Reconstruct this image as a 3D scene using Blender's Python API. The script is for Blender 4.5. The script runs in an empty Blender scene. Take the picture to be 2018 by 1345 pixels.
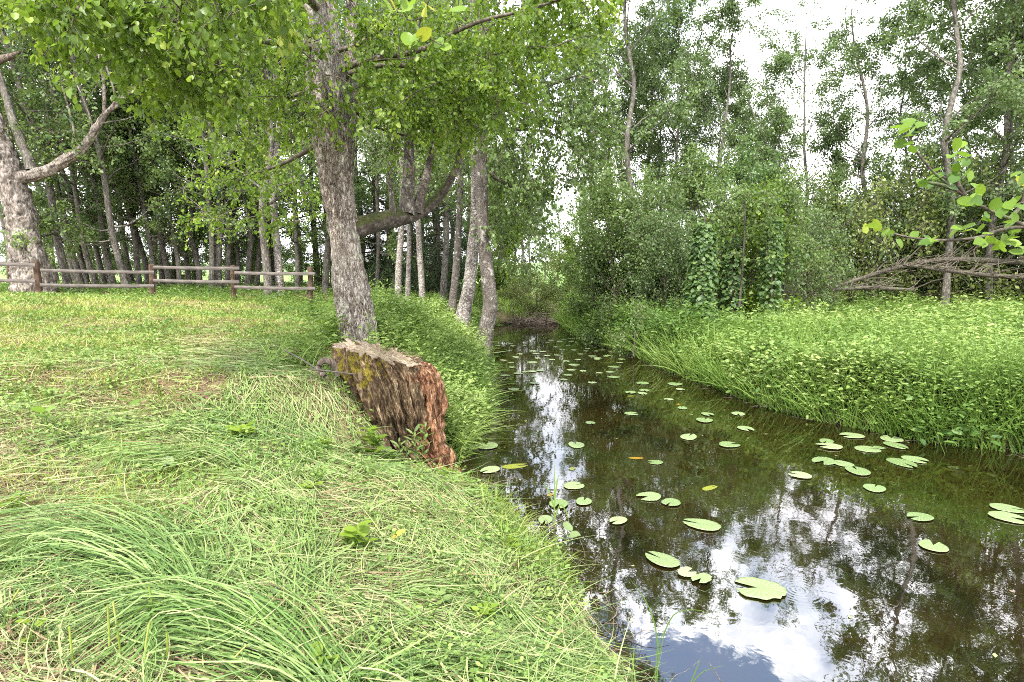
import bpy, math, random
import numpy as np
from math import radians, sin, cos, tan, pi
from mathutils import Vector

# ------------------------------------------------------------------ camera
F_PX, CX, CY = 1121.0, 1009.0, 672.5
PITCH = radians(7.2)
CAM = np.array([0.0, 0.0, 2.1])
scene = bpy.context.scene
cam_d = bpy.data.cameras.new("camera"); cam_o = bpy.data.objects.new("camera", cam_d)
scene.collection.objects.link(cam_o); scene.camera = cam_o
cam_d.sensor_width = 36.0; cam_d.lens = 36.0 * F_PX / 2018.0
cam_d.clip_start = 0.02; cam_d.clip_end = 3000
cam_o.location = CAM.tolist(); cam_o.rotation_euler = (pi/2 - PITCH, 0, 0)

# ------------------------------------------------------------------ world + sun + exposure
SUN_AZ, SUN_EL = radians(196), radians(60)      # azimuth clockwise from +Y
world = bpy.data.worlds.new("World"); scene.world = world; world.use_nodes = True
nt = world.node_tree; N = nt.nodes; L = nt.links; N.clear()
def nn(t, **kw):
    n = N.new(t)
    for k, v in kw.items(): setattr(n, k, v)
    return n
def wmath(op, a, b=None, clamp=False):
    n = nn('ShaderNodeMath', operation=op); n.use_clamp = clamp
    for i, x in enumerate((a, b)):
        if x is None: continue
        if isinstance(x, (int, float)): n.inputs[i].default_value = x
        else: L.new(x, n.inputs[i])
    return n.outputs[0]
sky = nn('ShaderNodeTexSky', sky_type='NISHITA'); sky.sun_disc = False
sky.sun_elevation = SUN_EL; sky.sun_rotation = SUN_AZ; sky.air_density = 1.0; sky.dust_density = 0.6
tc = nn('ShaderNodeTexCoord'); sep = nn('ShaderNodeSeparateXYZ'); L.new(tc.outputs['Generated'], sep.inputs[0])
n1 = nn('ShaderNodeTexNoise'); n1.inputs['Scale'].default_value = 5.5; n1.inputs['Detail'].default_value = 8; n1.inputs['Roughness'].default_value = .62
L.new(tc.outputs['Generated'], n1.inputs['Vector'])
n2 = nn('ShaderNodeTexNoise'); n2.inputs['Scale'].default_value = 3.2; n2.inputs['Detail'].default_value = 6
L.new(tc.outputs['Generated'], n2.inputs['Vector'])
# blue opening: a patch of clear sky over the creek, plus broken cloud overhead
HAZ, HEL = radians(15), radians(49)
hole = (sin(HAZ)*cos(HEL), cos(HAZ)*cos(HEL), sin(HEL))
dist = nn('ShaderNodeVectorMath', operation='DISTANCE'); L.new(tc.outputs['Generated'], dist.inputs[0]); dist.inputs[1].default_value = hole
dn = wmath('ADD', dist.outputs['Value'], wmath('MULTIPLY', wmath('SUBTRACT', n1.outputs['Fac'], .5), .32))
r1 = nn('ShaderNodeMapRange', interpolation_type='SMOOTHSTEP'); L.new(dn, r1.inputs['Value'])
r1.inputs['From Min'].default_value = .285; r1.inputs['From Max'].default_value = .312; r1.inputs['To Min'].default_value = .03
HAZ2, HEL2 = radians(3.0), radians(20.5)
hole2 = (sin(HAZ2)*cos(HEL2), cos(HAZ2)*cos(HEL2), sin(HEL2))
dist2 = nn('ShaderNodeVectorMath', operation='DISTANCE'); L.new(tc.outputs['Generated'], dist2.inputs[0]); dist2.inputs[1].default_value = hole2
dn2 = wmath('ADD', dist2.outputs['Value'], wmath('MULTIPLY', wmath('SUBTRACT', n1.outputs['Fac'], .5), .2))
r1b = nn('ShaderNodeMapRange', interpolation_type='SMOOTHSTEP'); L.new(dn2, r1b.inputs['Value'])
r1b.inputs['From Min'].default_value = .03; r1b.inputs['From Max'].default_value = .10
r1b.inputs['To Min'].default_value = .45
r2 = nn('ShaderNodeMapRange'); L.new(wmath('ADD', n2.outputs['Fac'], wmath('MULTIPLY', sep.outputs['Z'], -.30)), r2.inputs['Value'])
r2.inputs['From Min'].default_value = .20; r2.inputs['From Max'].default_value = .34
cfac = wmath('MINIMUM', wmath('MULTIPLY', r1.outputs[0], r1b.outputs[0]), r2.outputs[0])
ccol = nn('ShaderNodeValToRGB')
L.new(n1.outputs['Fac'], ccol.inputs[0])
CB = 8.8
ccol.color_ramp.elements[0].position = .33; ccol.color_ramp.elements[0].color = (.92*CB, .92*CB, 1.02*CB, 1)
ccol.color_ramp.elements[1].position = .60; ccol.color_ramp.elements[1].color = (1.8*CB, 1.77*CB, 1.76*CB, 1)
zb = nn('ShaderNodeMapRange', interpolation_type='SMOOTHSTEP'); L.new(wmath('ABSOLUTE', wmath('SUBTRACT', sep.outputs['Z'], .56)), zb.inputs['Value'])   # clouds boosted in this band to brighten their reflection in the water
zb.inputs['From Min'].default_value = 0.02; zb.inputs['From Max'].default_value = .22; zb.inputs['To Min'].default_value = 1.75; zb.inputs['To Max'].default_value = 1.0
vs = nn('ShaderNodeVectorMath', operation='SCALE'); L.new(ccol.outputs[0], vs.inputs[0]); L.new(zb.outputs[0], vs.inputs['Scale'])
mixs = nn('ShaderNodeMix', data_type='RGBA'); L.new(cfac, mixs.inputs['Factor']); sk2 = nn('ShaderNodeVectorMath', operation='SCALE'); L.new(sky.outputs[0], sk2.inputs[0]); sk2.inputs['Scale'].default_value = 1.7; L.new(sk2.outputs[0], mixs.inputs['A']); L.new(vs.outputs[0], mixs.inputs['B'])
bg = nn('ShaderNodeBackground'); bg.inputs['Strength'].default_value = 0.15; L.new(mixs.outputs['Result'], bg.inputs['Color'])
ow = nn('ShaderNodeOutputWorld'); L.new(bg.outputs[0], ow.inputs['Surface'])

sun_d = bpy.data.lights.new("sun", 'SUN'); sun_d.energy = 4.5; sun_d.angle = radians(3); sun_d.color = (1, .95, .86)
sun_o = bpy.data.objects.new("sun", sun_d); scene.collection.objects.link(sun_o)
sv = Vector((sin(SUN_AZ)*cos(SUN_EL), cos(SUN_AZ)*cos(SUN_EL), sin(SUN_EL)))
sun_o.rotation_euler = sv.to_track_quat('Z', 'Y').to_euler()

scene.view_settings.view_transform = 'Standard'; scene.view_settings.look = 'None'
scene.view_settings.exposure = 1.08; scene.view_settings.gamma = 1.0
cy = scene.cycles
cy.max_bounces = 7; cy.diffuse_bounces = 3; cy.glossy_bounces = 3; cy.transmission_bounces = 4; cy.transparent_max_bounces = 4
cy.caustics_reflective = False; cy.caustics_refractive = False; cy.sample_clamp_indirect = 6
cy.use_denoising = False; cy.filter_width = 1.0

# ------------------------------------------------------------------ geometry helpers
rng = np.random.default_rng(7)
UP = np.array([0, 0, 1.0]); FWD = np.array([0, cos(PITCH), -sin(PITCH)]); UPC = np.array([0, sin(PITCH), cos(PITCH)]); RT = np.array([1.0, 0, 0])
def ray(px, py): return FWD + RT*((px-CX)/F_PX) + UPC*((CY-py)/F_PX)
def pt(px, py, Y):            # world point on the ray through a pixel at world depth Y
    d = ray(px, py); return CAM + d*(Y/d[1])
def atz(px, py, z=0.0):
    d = ray(px, py); return CAM + d*((z-CAM[2])/d[2])

def nrm(v): return v/np.maximum(np.linalg.norm(v, axis=-1, keepdims=True), 1e-9)
_tab = np.random.default_rng(3).random((64, 64, 64)).astype(np.float32)
def vnoise3(p, scale=1.0):
    p = np.asarray(p, float)*scale; i = np.floor(p).astype(int); f = p-i; f = f*f*(3-2*f); i %= 64; j = (i+1) % 64
    x0, y0, z0 = i[..., 0], i[..., 1], i[..., 2]; x1, y1, z1 = j[..., 0], j[..., 1], j[..., 2]; fx, fy, fz = f[..., 0], f[..., 1], f[..., 2]
    a = _tab[x0, y0, z0]*(1-fx)+_tab[x1, y0, z0]*fx; b = _tab[x0, y1, z0]*(1-fx)+_tab[x1, y1, z0]*fx
    c = _tab[x0, y0, z1]*(1-fx)+_tab[x1, y0, z1]*fx; d = _tab[x0, y1, z1]*(1-fx)+_tab[x1, y1, z1]*fx
    return (a*(1-fy)+b*fy)*(1-fz)+(c*(1-fy)+d*fy)*fz
def vn2(x, y, scale=1.0, off=0.0):
    return vnoise3(np.stack([np.asarray(x, float)+off*7.3, np.asarray(y, float)+off*3.1, np.zeros_like(x, dtype=float)+off], -1), scale)

class MB:
    """collects vertex/face arrays; build() links them as ONE mesh object"""
    def __init__(s): s.v = []; s.f = {3: [], 4: []}; s.t = []; s.n = 0; s.mi = {3: [], 4: []}
    def add(s, v, f, t=0.5, mi=0):
        v = np.asarray(v, float).reshape(-1, 3); f = np.asarray(f, np.int64)
        s.v.append(v); s.f[f.shape[1]].append(f+s.n); s.mi[f.shape[1]].append(np.full(len(f), mi, np.int32))
        s.t.append(np.broadcast_to(np.asarray(t, float), (len(v),)).copy() if np.ndim(t) else np.full(len(v), float(t)))
        s.n += len(v); return s
    def mesh(s, name, mats, smooth=True):
        me = bpy.data.meshes.new(name)
        V = np.concatenate(s.v).astype(np.float32)
        q = np.concatenate(s.f[4]) if s.f[4] else np.zeros((0, 4), np.int64)
        t = np.concatenate(s.f[3]) if s.f[3] else np.zeros((0, 3), np.int64)
        loops = np.concatenate([q.ravel(), t.ravel()]).astype(np.int32)
        starts = np.concatenate([np.arange(len(q))*4, len(q)*4+np.arange(len(t))*3]).astype(np.int32)
        me.vertices.add(len(V)); me.vertices.foreach_set('co', V.ravel())
        me.loops.add(len(loops)); me.loops.foreach_set('vertex_index', loops)
        me.polygons.add(len(starts)); me.polygons.foreach_set('loop_start', starts)
        if smooth: me.polygons.foreach_set('use_smooth', np.ones(len(starts), bool))
        mats = mats if isinstance(mats, (list, tuple)) else [mats]
        for m in mats: me.materials.append(m)
        if len(mats) > 1:
            mi = np.concatenate([np.concatenate(s.mi[4]) if s.mi[4] else np.zeros(0, np.int32), np.concatenate(s.mi[3]) if s.mi[3] else np.zeros(0, np.int32)])
            me.polygons.foreach_set('material_index', mi.astype(np.int32))
        a = me.attributes.new('tint', 'FLOAT', 'POINT'); a.data.foreach_set('value', np.concatenate(s.t).astype(np.float32))
        me.update(calc_edges=True); return me
    def build(s, name, mats, parent=None, smooth=True):
        return link(name, s.mesh(name, mats, smooth), parent)
def link(name, data, parent=None):
    o = bpy.data.objects.new(name, data); scene.collection.objects.link(o)
    if parent is not None: o.parent = parent
    return o
def tag(o, label=None, cat=None, group=None, kind=None):
    if label: o['label'] = label
    if cat: o['category'] = cat
    if group: o['group'] = group
    if kind: o['kind'] = kind
    return o
def empty(name, loc=(0, 0, 0), rot=(0, 0, 0), scale=1.0):
    o = link(name, None); o.location = tuple(float(a) for a in loc); o.rotation_euler = rot; o.scale = (scale,)*3; o.empty_display_size = .1; return o
def copy_tree(o, parent=None):
    c = o.copy(); scene.collection.objects.link(c)
    if parent is not None: c.parent = parent
    for ch in list(o.children): copy_tree(ch, c)
    return c

def tubes(P, R, k=4, tint=0.5, mb=None, mi=0):
    """P (n,m,3) paths, R (n,m) radii -> tubes with k sides"""
    P = np.asarray(P, float); R = np.asarray(R, float); n, m, _ = P.shape
    T = nrm(np.gradient(P, axis=1)); ref = np.where(np.abs(T[..., 2:3]) > .9, np.array([1.0, 0, 0]), UP)
    A = nrm(np.cross(T, ref)); B = np.cross(T, A)
    th = np.arange(k)/k*2*pi
    V = P[:, :, None, :] + R[:, :, None, None]*(A[:, :, None, :]*np.cos(th)[:, None]+B[:, :, None, :]*np.sin(th)[:, None])
    idx = np.arange(n*m*k).reshape(n, m, k); nx = np.roll(idx, -1, 2)
    Fq = np.stack([idx[:, :-1], nx[:, :-1], nx[:, 1:], idx[:, 1:]], -1).reshape(-1, 4)
    mb = mb or MB(); t = np.broadcast_to(np.asarray(tint, float).reshape(-1, 1, 1) if np.ndim(tint) else tint, (n, m, k)).ravel()
    mb.add(V, Fq, t, mi); return mb

def polypath(pts, m):
    """smooth resample of a polyline"""
    pts = np.asarray(pts, float); n = len(pts); s = np.linspace(0, n-1, m); i = np.clip(np.floor(s).astype(int), 0, n-2); f = (s-i)[:, None]
    p0 = pts[np.clip(i-1, 0, n-1)]; p1 = pts[i]; p2 = pts[i+1]; p3 = pts[np.clip(i+2, 0, n-1)]
    return .5*((2*p1)+(-p0+p2)*f+(2*p0-5*p1+4*p2-p3)*f*f+(-p0+3*p1-3*p2+p3)*f**3)

def leaves(mb, P, D, Nn, size, width=.6, tint=.5, fold=.25, kind='far', mi=0):
    """leaf faces: P base points, D long direction, Nn approx normal, size length"""
    P = np.asarray(P, float); n = len(P); D = nrm(D); S = nrm(np.cross(D, Nn)); U = np.cross(S, D)
    s = np.broadcast_to(np.asarray(size, float), (n,))[:, None]; w = s*np.broadcast_to(np.asarray(width, float), (n,))[:, None]*.5
    if kind == 'far':
        V = np.stack([P, P+D*s*.45-S*w+U*w*fold, P+D*s, P+D*s*.5+S*w+U*w*fold], 1); F = np.arange(n*4).reshape(n, 4); k = 4
    elif kind == 'near':
        V = np.stack([P, P+D*s*.28-S*w*.85+U*w*fold, P+D*s*.72-S*w*.8+U*w*fold*.6-U*s*.03, P+D*s-U*s*.10, P+D*s*.72+S*w*.8+U*w*fold*.6-U*s*.03, P+D*s*.28+S*w*.85+U*w*fold], 1)
        b = np.arange(n)[:, None]*6; F = np.concatenate([b+[0, 1, 2, 3], b+[0, 3, 4, 5]]); k = 6
    else:   # round, detailed leaf with a stalk-side notch
        prof = [(0, 0), (-.06, .28), (.12, .46), (.38, .52), (.66, .42), (.88, .2), (1.0, 0)]
        L_ = [P+D*s*a-S*s*width*b+U*s*fold*b for a, b in prof]; R_ = [P+D*s*a+S*s*width*b+U*s*fold*b for a, b in prof[1:-1]]
        M_ = [P+D*s*a-U*s*.08*a*a for a in (.12, .38, .66, .88)]
        V = np.stack(L_+R_+M_, 1); b = np.arange(n)[:, None]*16
        # L 0..6, R 7..11, M 12..15
        V[:, 6] -= (U*s*.1)
        q = [[0, 1, 2, 12], [12, 2, 3, 13], [13, 3, 4, 14], [14, 4, 5, 15], [0, 12, 8, 7], [12, 13, 9, 8], [13, 14, 10, 9], [14, 15, 11, 10]]
        F = np.concatenate([b+x for x in q]); k = 16
        mb.add(V, F, np.repeat(np.broadcast_to(tint, (n,)), k), mi)
        tr = np.concatenate([b+[15, 5, 6], b+[15, 6, 11]]); mb.f[3].append(tr+mb.n-n*16); mb.mi[3].append(np.full(len(tr), mi, np.int32)); return mb
    mb.add(V, F, np.repeat(np.broadcast_to(tint, (n,)), k), mi); return mb

def blades(mb, P, D, length, width, bend=.5, seg=3, tint=.5, side=None, bdir=None, mi=0):
    """grass blades as tapering ribbons: P root, D initial direction, bends toward bdir"""
    P = np.asarray(P, float); n = len(P); D = nrm(D); Ln = np.broadcast_to(np.asarray(length, float), (n,))[:, None]; W = np.broadcast_to(np.asarray(width, float), (n,))[:, None]
    Bn = np.broadcast_to(np.asarray(bend, float), (n,))[:, None]
    if bdir is None: h = D*np.array([1, 1, 0.0])+rng.normal(0, .05, (n, 3)); bdir = nrm(h)*.6-UP*.8
    if side is None:
        side = rng.normal(0, 1, (n, 3)); side = nrm(side-D*np.sum(side*D, 1, keepdims=True))
    V = []
    for i in range(seg+1):
        t = i/seg; c = P+D*Ln*t+bdir*Ln*Bn*t*t; wd = W*.5*(1-t**1.6)+W*.03
        V += [c-side*wd, c+side*wd]
    V = np.stack(V, 1); k = 2*(seg+1); b = np.arange(n)[:, None]*k
    F = np.concatenate([b+[2*i, 2*i+1, 2*i+3, 2*i+2] for i in range(seg)])
    mb.add(V, F, np.repeat(np.broadcast_to(tint, (n,)), k), mi); return mb

def rdir(n, up=0.0, spread=1.0):
    v = rng.normal(0, spread, (n, 3)); v[:, 2] += up; return nrm(v)

# ------------------------------------------------------------------ materials
def mat_new(name):
    m = bpy.data.materials.new(name); m.use_nodes = True; t = m.node_tree; t.nodes.clear(); return m, t.nodes, t.links
def ramp(N, L, fac, stops, interp='LINEAR'):
    r = N.new('ShaderNodeValToRGB'); r.color_ramp.interpolation = interp
    e = r.color_ramp.elements
    while len(e) < len(stops): e.new(.5)
    for i, (p, c) in enumerate(stops): e[i].position = p; e[i].color = (*c, 1) if len(c) == 3 else c
    if fac is not None: L.new(fac, r.inputs[0])
    return r.outputs[0]
def noise(N, L, vec, scale, detail=4, rough=.55, dist=0.0):
    n = N.new('ShaderNodeTexNoise'); n.inputs['Scale'].default_value = scale; n.inputs['Detail'].default_value = detail; n.inputs['Roughness'].default_value = rough; n.inputs['Distortion'].default_value = dist
    if vec is not None: L.new(vec, n.inputs['Vector'])
    return n.outputs['Fac']
def mapping(N, L, scale=(1, 1, 1), src='Object', loc=(0, 0, 0)):
    tc = N.new('ShaderNodeTexCoord'); mp = N.new('ShaderNodeMapping'); mp.inputs['Scale'].default_value = scale; mp.inputs['Location'].default_value = loc
    L.new(tc.outputs[src], mp.inputs['Vector']); return mp.outputs[0]
def mixc(N, L, fac, a, b, mode='MIX'):
    m = N.new('ShaderNodeMix'); m.data_type = 'RGBA'; m.blend_type = mode
    for key, x in (('Factor', fac), ('A', a), ('B', b)):
        if isinstance(x, (int, float)): m.inputs[key].default_value = x
        elif isinstance(x, tuple): m.inputs[key].default_value = (*x, 1)
        else: L.new(x, m.inputs[key])
    return m.outputs['Result']
def mth(N, L, op, a, b=None, c=None, clamp=False):
    n = N.new('ShaderNodeMath'); n.operation = op; n.use_clamp = clamp
    for i, x in enumerate((a, b, c)):
        if x is None: continue
        if isinstance(x, (int, float)): n.inputs[i].default_value = x
        else: L.new(x, n.inputs[i])
    return n.outputs[0]

def leaf_mat(name, stops, trans=.4, rough=.45, spec=.4, objvar=.0):
    m, N, L = mat_new(name)
    at = N.new('ShaderNodeAttribute'); at.attribute_name = 'tint'; f = at.outputs['Fac']
    if objvar:
        oi = N.new('ShaderNodeObjectInfo'); f = mth(N, L, 'ADD', f, mth(N, L, 'MULTIPLY', mth(N, L, 'SUBTRACT', oi.outputs['Random'], .5), objvar), clamp=True)
    c = ramp(N, L, f, stops)
    p = N.new('ShaderNodeBsdfPrincipled'); L.new(c, p.inputs['Base Color']); p.inputs['Roughness'].default_value = rough; p.inputs['Specular IOR Level'].default_value = spec
    tr = N.new('ShaderNodeBsdfTranslucent'); L.new(mixc(N, L, .55, c, (.16, .26, .02), 'MIX'), tr.inputs['Color'])
    mx = N.new('ShaderNodeMixShader'); mx.inputs[0].default_value = trans; L.new(p.outputs[0], mx.inputs[1]); L.new(tr.outputs[0], mx.inputs[2])
    o = N.new('ShaderNodeOutputMaterial'); L.new(mx.outputs[0], o.inputs[0]); return m

M = {}
M['leaf_bright'] = leaf_mat('leaf_bright', [(0, (.06, .11, .016)), (.45, (.14, .235, .028)), (.8, (.25, .36, .04)), (1, (.38, .44, .08))], .55, .42)
M['leaf_dark'] = leaf_mat('leaf_dark', [(0, (.045, .085, .036)), (.5, (.10, .175, .06)), (1, (.19, .28, .085))], .48, objvar=.25)
M['leaf_mid'] = leaf_mat('leaf_mid', [(0, (.075, .12, .040)), (.5, (.15, .23, .068)), (1, (.27, .36, .12))], .48, objvar=.25)
M['leaf_grey'] = leaf_mat('leaf_grey', [(0, (.065, .105, .04)), (.5, (.125, .19, .072)), (1, (.23, .31, .13))], .45, objvar=.25)
M['leaf_olive'] = leaf_mat('leaf_olive', [(0, (.09, .13, .035)), (.5, (.18, .23, .06)), (1, (.30, .34, .09))], .4)
M['spruce_needles'] = leaf_mat('spruce_needles', [(0, (.018, .045, .014)), (.5, (.035, .085, .022)), (1, (.07, .14, .03))], .15)
M['leaf_yellow'] = leaf_mat('leaf_yellow', [(0, (.05, .12, .015)), (.5, (.20, .32, .03)), (.85, (.45, .45, .05)), (1, (.6, .42, .08))], .5, .4)
M['grass'] = leaf_mat('grass', [(0, (.045, .105, .016)), (.3, (.12, .21, .026)), (.55, (.27, .35, .055)), (.75, (.42, .43, .13)), (.9, (.40, .34, .17)), (1, (.22, .13, .06))], .28, .5, .35)
M['lush_grass'] = leaf_mat('lush_grass', [(0, (.05, .11, .025)), (.5, (.15, .265, .045)), (1, (.32, .42, .11))], .35, .5, .3)
M['herb'] = leaf_mat('herb', [(0, (.05, .11, .025)), (.5, (.15, .245, .05)), (.85, (.25, .35, .09)), (1, (.31, .39, .13))], .35, .5, .3)
M['hay'] = leaf_mat('hay', [(0, (.12, .20, .06)), (.35, (.21, .29, .09)), (.65, (.36, .36, .18)), (.84, (.31, .22, .13)), (1, (.17, .105, .065))], .2, .6, .25)
M['sedge'] = leaf_mat('sedge', [(0, (.045, .10, .022)), (.5, (.125, .215, .05)), (1, (.27, .34, .13))], .25, .55, .25)

def bark_mat(name, dark, mid, light, sc=10, zs=.3, bump=.6, lichen=None, lich_amt=.55, edge=.12):
    m, N, L = mat_new(name)
    v = mapping(N, L, (sc, sc, sc*zs))
    n1 = noise(N, L, v, 1.0, 5, .62, .6); n2 = noise(N, L, v, 2.7, 5, .7); n3 = noise(N, L, mapping(N, L, (1, 1, 1)), 2.6, 3)
    rd = mth(N, L, 'MULTIPLY', mth(N, L, 'ABSOLUTE', mth(N, L, 'SUBTRACT', n1, .5)), 5.5, clamp=True)
    h = mth(N, L, 'ADD', mth(N, L, 'MULTIPLY', rd, .60), mth(N, L, 'MULTIPLY', mth(N, L, 'SUBTRACT', n2, .30), .9), clamp=True)
    c = ramp(N, L, mth(N, L, 'ADD', h, mth(N, L, 'MULTIPLY', mth(N, L, 'SUBTRACT', n3, .5), .5)), [(.10, dark), (.30, mid), (.68, light)])
    if lichen:
        v2 = mapping(N, L, (1, 1, .8)); ln = noise(N, L, v2, 7.0, 6, .7)
        lf = N.new('ShaderNodeMapRange'); L.new(ln, lf.inputs['Value']); lf.inputs['From Min'].default_value = lich_amt; lf.inputs['From Max'].default_value = lich_amt+.06
        c = mixc(N, L, mth(N, L, 'MULTIPLY', lf.outputs[0], .75), c, lichen)
    p = N.new('ShaderNodeBsdfPrincipled'); L.new(c, p.inputs['Base Color']); p.inputs['Roughness'].default_value = .85; p.inputs['Specular IOR Level'].default_value = .25
    b = N.new('ShaderNodeBump'); b.inputs['Strength'].default_value = bump; b.inputs['Distance'].default_value = .02; L.new(h, b.inputs['Height']); L.new(b.outputs[0], p.inputs['Normal'])
    o = N.new('ShaderNodeOutputMaterial'); L.new(p.outputs[0], o.inputs[0]); return m
M['bark_main'] = bark_mat('bark_main', (.035, .024, .018), (.20, .165, .135), (.50, .455, .40), 26, .33, 1.0, (.42, .44, .34), .58)
M['bark_grey'] = bark_mat('bark_grey', (.035, .03, .022), (.105, .095, .078), (.22, .205, .175), 16, .35, .5, (.30, .33, .26), .6)
M['bark_pale'] = bark_mat('bark_pale', (.035, .028, .022), (.17, .145, .12), (.36, .32, .28), 7, .5, 1.0, (.25, .24, .10), .62)
M['bark_dark'] = bark_mat('bark_dark', (.02, .016, .012), (.06, .05, .038), (.13, .115, .09), 18, .4, .5, (.09, .12, .05), .55)
M['bark_birch'] = bark_mat('bark_birch', (.03, .022, .018), (.20, .175, .15), (.48, .45, .41), 12, 1.3, .4, (.07, .05, .045), .56, .10)
M['bark_alder'] = bark_mat('bark_alder', (.035, .028, .022), (.095, .08, .065), (.21, .19, .165), 22, .7, .8, (.42, .41, .37), .57)
M['twig'] = bark_mat('twig', (.03, .025, .018), (.09, .075, .055), (.16, .14, .11), 20, .4, .3)
M['dead_wood'] = bark_mat('dead_wood', (.035, .025, .02), (.11, .085, .065), (.24, .20, .165), 14, .3, .5)
M['post_wood'] = bark_mat('post_wood', (.035, .018, .012), (.085, .055, .036), (.145, .10, .07), 22, .08, .4)
M['rail_wood'] = None
def grain(name, axis, cols):
    m, N, L = mat_new(name); sc = [60, 60, 60]; sc[axis] = 3.0
    v = mapping(N, L, tuple(sc)); f = noise(N, L, v, 1.0, 5, .7); f2 = noise(N, L, mapping(N, L, (2, 2, 2)), 2.0, 3)
    c = ramp(N, L, mth(N, L, 'ADD', mth(N, L, 'MULTIPLY', f, .75), mth(N, L, 'MULTIPLY', f2, .3)), cols)
    p = N.new('ShaderNodeBsdfPrincipled'); L.new(c, p.inputs['Base Color']); p.inputs['Roughness'].default_value = .8
    b = N.new('ShaderNodeBump'); b.inputs['Strength'].default_value = .5; b.inputs['Distance'].default_value = .006; L.new(f, b.inputs['Height']); L.new(b.outputs[0], p.inputs['Normal'])
    o = N.new('ShaderNodeOutputMaterial'); L.new(p.outputs[0], o.inputs[0]); return m
M['rail_wood'] = grain('rail_wood', 0, [(.3, (.028, .023, .019)), (.5, (.085, .072, .06)), (.72, (.20, .18, .155))])

def ground_mat():
    m, N, L = mat_new('ground'); v = mapping(N, L, (1, 1, 1))
    a = noise(N, L, v, 1.3, 6, .7); b = noise(N, L, v, 22, 5, .7)
    f = mth(N, L, 'ADD', mth(N, L, 'MULTIPLY', a, .55), mth(N, L, 'MULTIPLY', b, .5))
    c = ramp(N, L, f, [(.32, (.035, .024, .015)), (.47, (.12, .08, .05)), (.58, (.18, .135, .075)), (.75, (.20, .20, .08))])
    # further out it is a meadow seen from far
    g = N.new('ShaderNodeNewGeometry'); s = N.new('ShaderNodeSeparateXYZ'); L.new(g.outputs['Position'], s.inputs[0])
    fr = N.new('ShaderNodeMapRange'); L.new(s.outputs['Y'], fr.inputs['Value']); fr.inputs['From Min'].default_value = 32; fr.inputs['From Max'].default_value = 48
    c = mixc(N, L, fr.outputs[0], c, (.16, .26, .07)); mu = N.new('ShaderNodeMapRange'); L.new(s.outputs['Z'], mu.inputs['Value']); mu.inputs['From Min'].default_value = .16; mu.inputs['From Max'].default_value = .04; c = mixc(N, L, mu.outputs[0], c, (.022, .015, .009))
    p = N.new('ShaderNodeBsdfPrincipled'); L.new(c, p.inputs['Base Color']); p.inputs['Roughness'].default_value = .95; p.inputs['Specular IOR Level'].default_value = .15
    bp = N.new('ShaderNodeBump'); bp.inputs['Strength'].default_value = .8; bp.inputs['Distance'].default_value = .03; L.new(b, bp.inputs['Height']); L.new(bp.outputs[0], p.inputs['Normal'])
    o = N.new('ShaderNodeOutputMaterial'); L.new(p.outputs[0], o.inputs[0]); return m
M['ground'] = ground_mat()

def water_mat():
    m, N, L = mat_new('water'); v = mapping(N, L, (1, 1, 1))
    big = noise(N, L, v, .9, 4, .6); c = ramp(N, L, big, [(.35, (.004, .003, .001)), (.5, (.013, .008, .002)), (.62, (.009, .010, .002)), (.75, (.019, .010, .003))])
    p = N.new('ShaderNodeBsdfPrincipled'); L.new(c, p.inputs['Base Color']); p.inputs['Roughness'].default_value = .015; p.inputs['IOR'].default_value = 2.9
    p.inputs['Specular IOR Level'].default_value = .5
    w1 = noise(N, L, mapping(N, L, (1, 1, 1)), 5.0, 3, .5, .6); w2 = noise(N, L, v, 26, 2, .5)
    msk = N.new('ShaderNodeMapRange'); L.new(noise(N, L, v, .55, 2), msk.inputs['Value']); msk.inputs['From Min'].default_value = .38; msk.inputs['From Max'].default_value = .62
    msk.inputs['To Min'].default_value = .25
    h = mth(N, L, 'ADD', mth(N, L, 'MULTIPLY', w1, 1.0), mth(N, L, 'MULTIPLY', mth(N, L, 'MULTIPLY', w2, msk.outputs[0]), .14))
    # ring ripple where something touched the surface
    rc = atz(1572, 1163); g = N.new('ShaderNodeNewGeometry'); ds = N.new('ShaderNodeVectorMath'); ds.operation = 'DISTANCE'; L.new(g.outputs['Position'], ds.inputs[0]); ds.inputs[1].default_value = tuple(rc)
    d = ds.outputs['Value']; fall = mth(N, L, 'SUBTRACT', 1.0, mth(N, L, 'DIVIDE', d, .26), clamp=True)
    rg = mth(N, L, 'MULTIPLY', mth(N, L, 'SINE', mth(N, L, 'MULTIPLY', d, 210.0)), mth(N, L, 'MULTIPLY', mth(N, L, 'POWER', fall, 1.5), .10))
    h = mth(N, L, 'ADD', h, rg)
    b = N.new('ShaderNodeBump'); b.inputs['Strength'].default_value = 1.0; b.inputs["Distance"].default_value = .0007; L.new(h, b.inputs['Height']); L.new(b.outputs[0], p.inputs['Normal'])
    o = N.new('ShaderNodeOutputMaterial'); L.new(p.outputs[0], o.inputs[0]); return m
M['water'] = water_mat()

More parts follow.
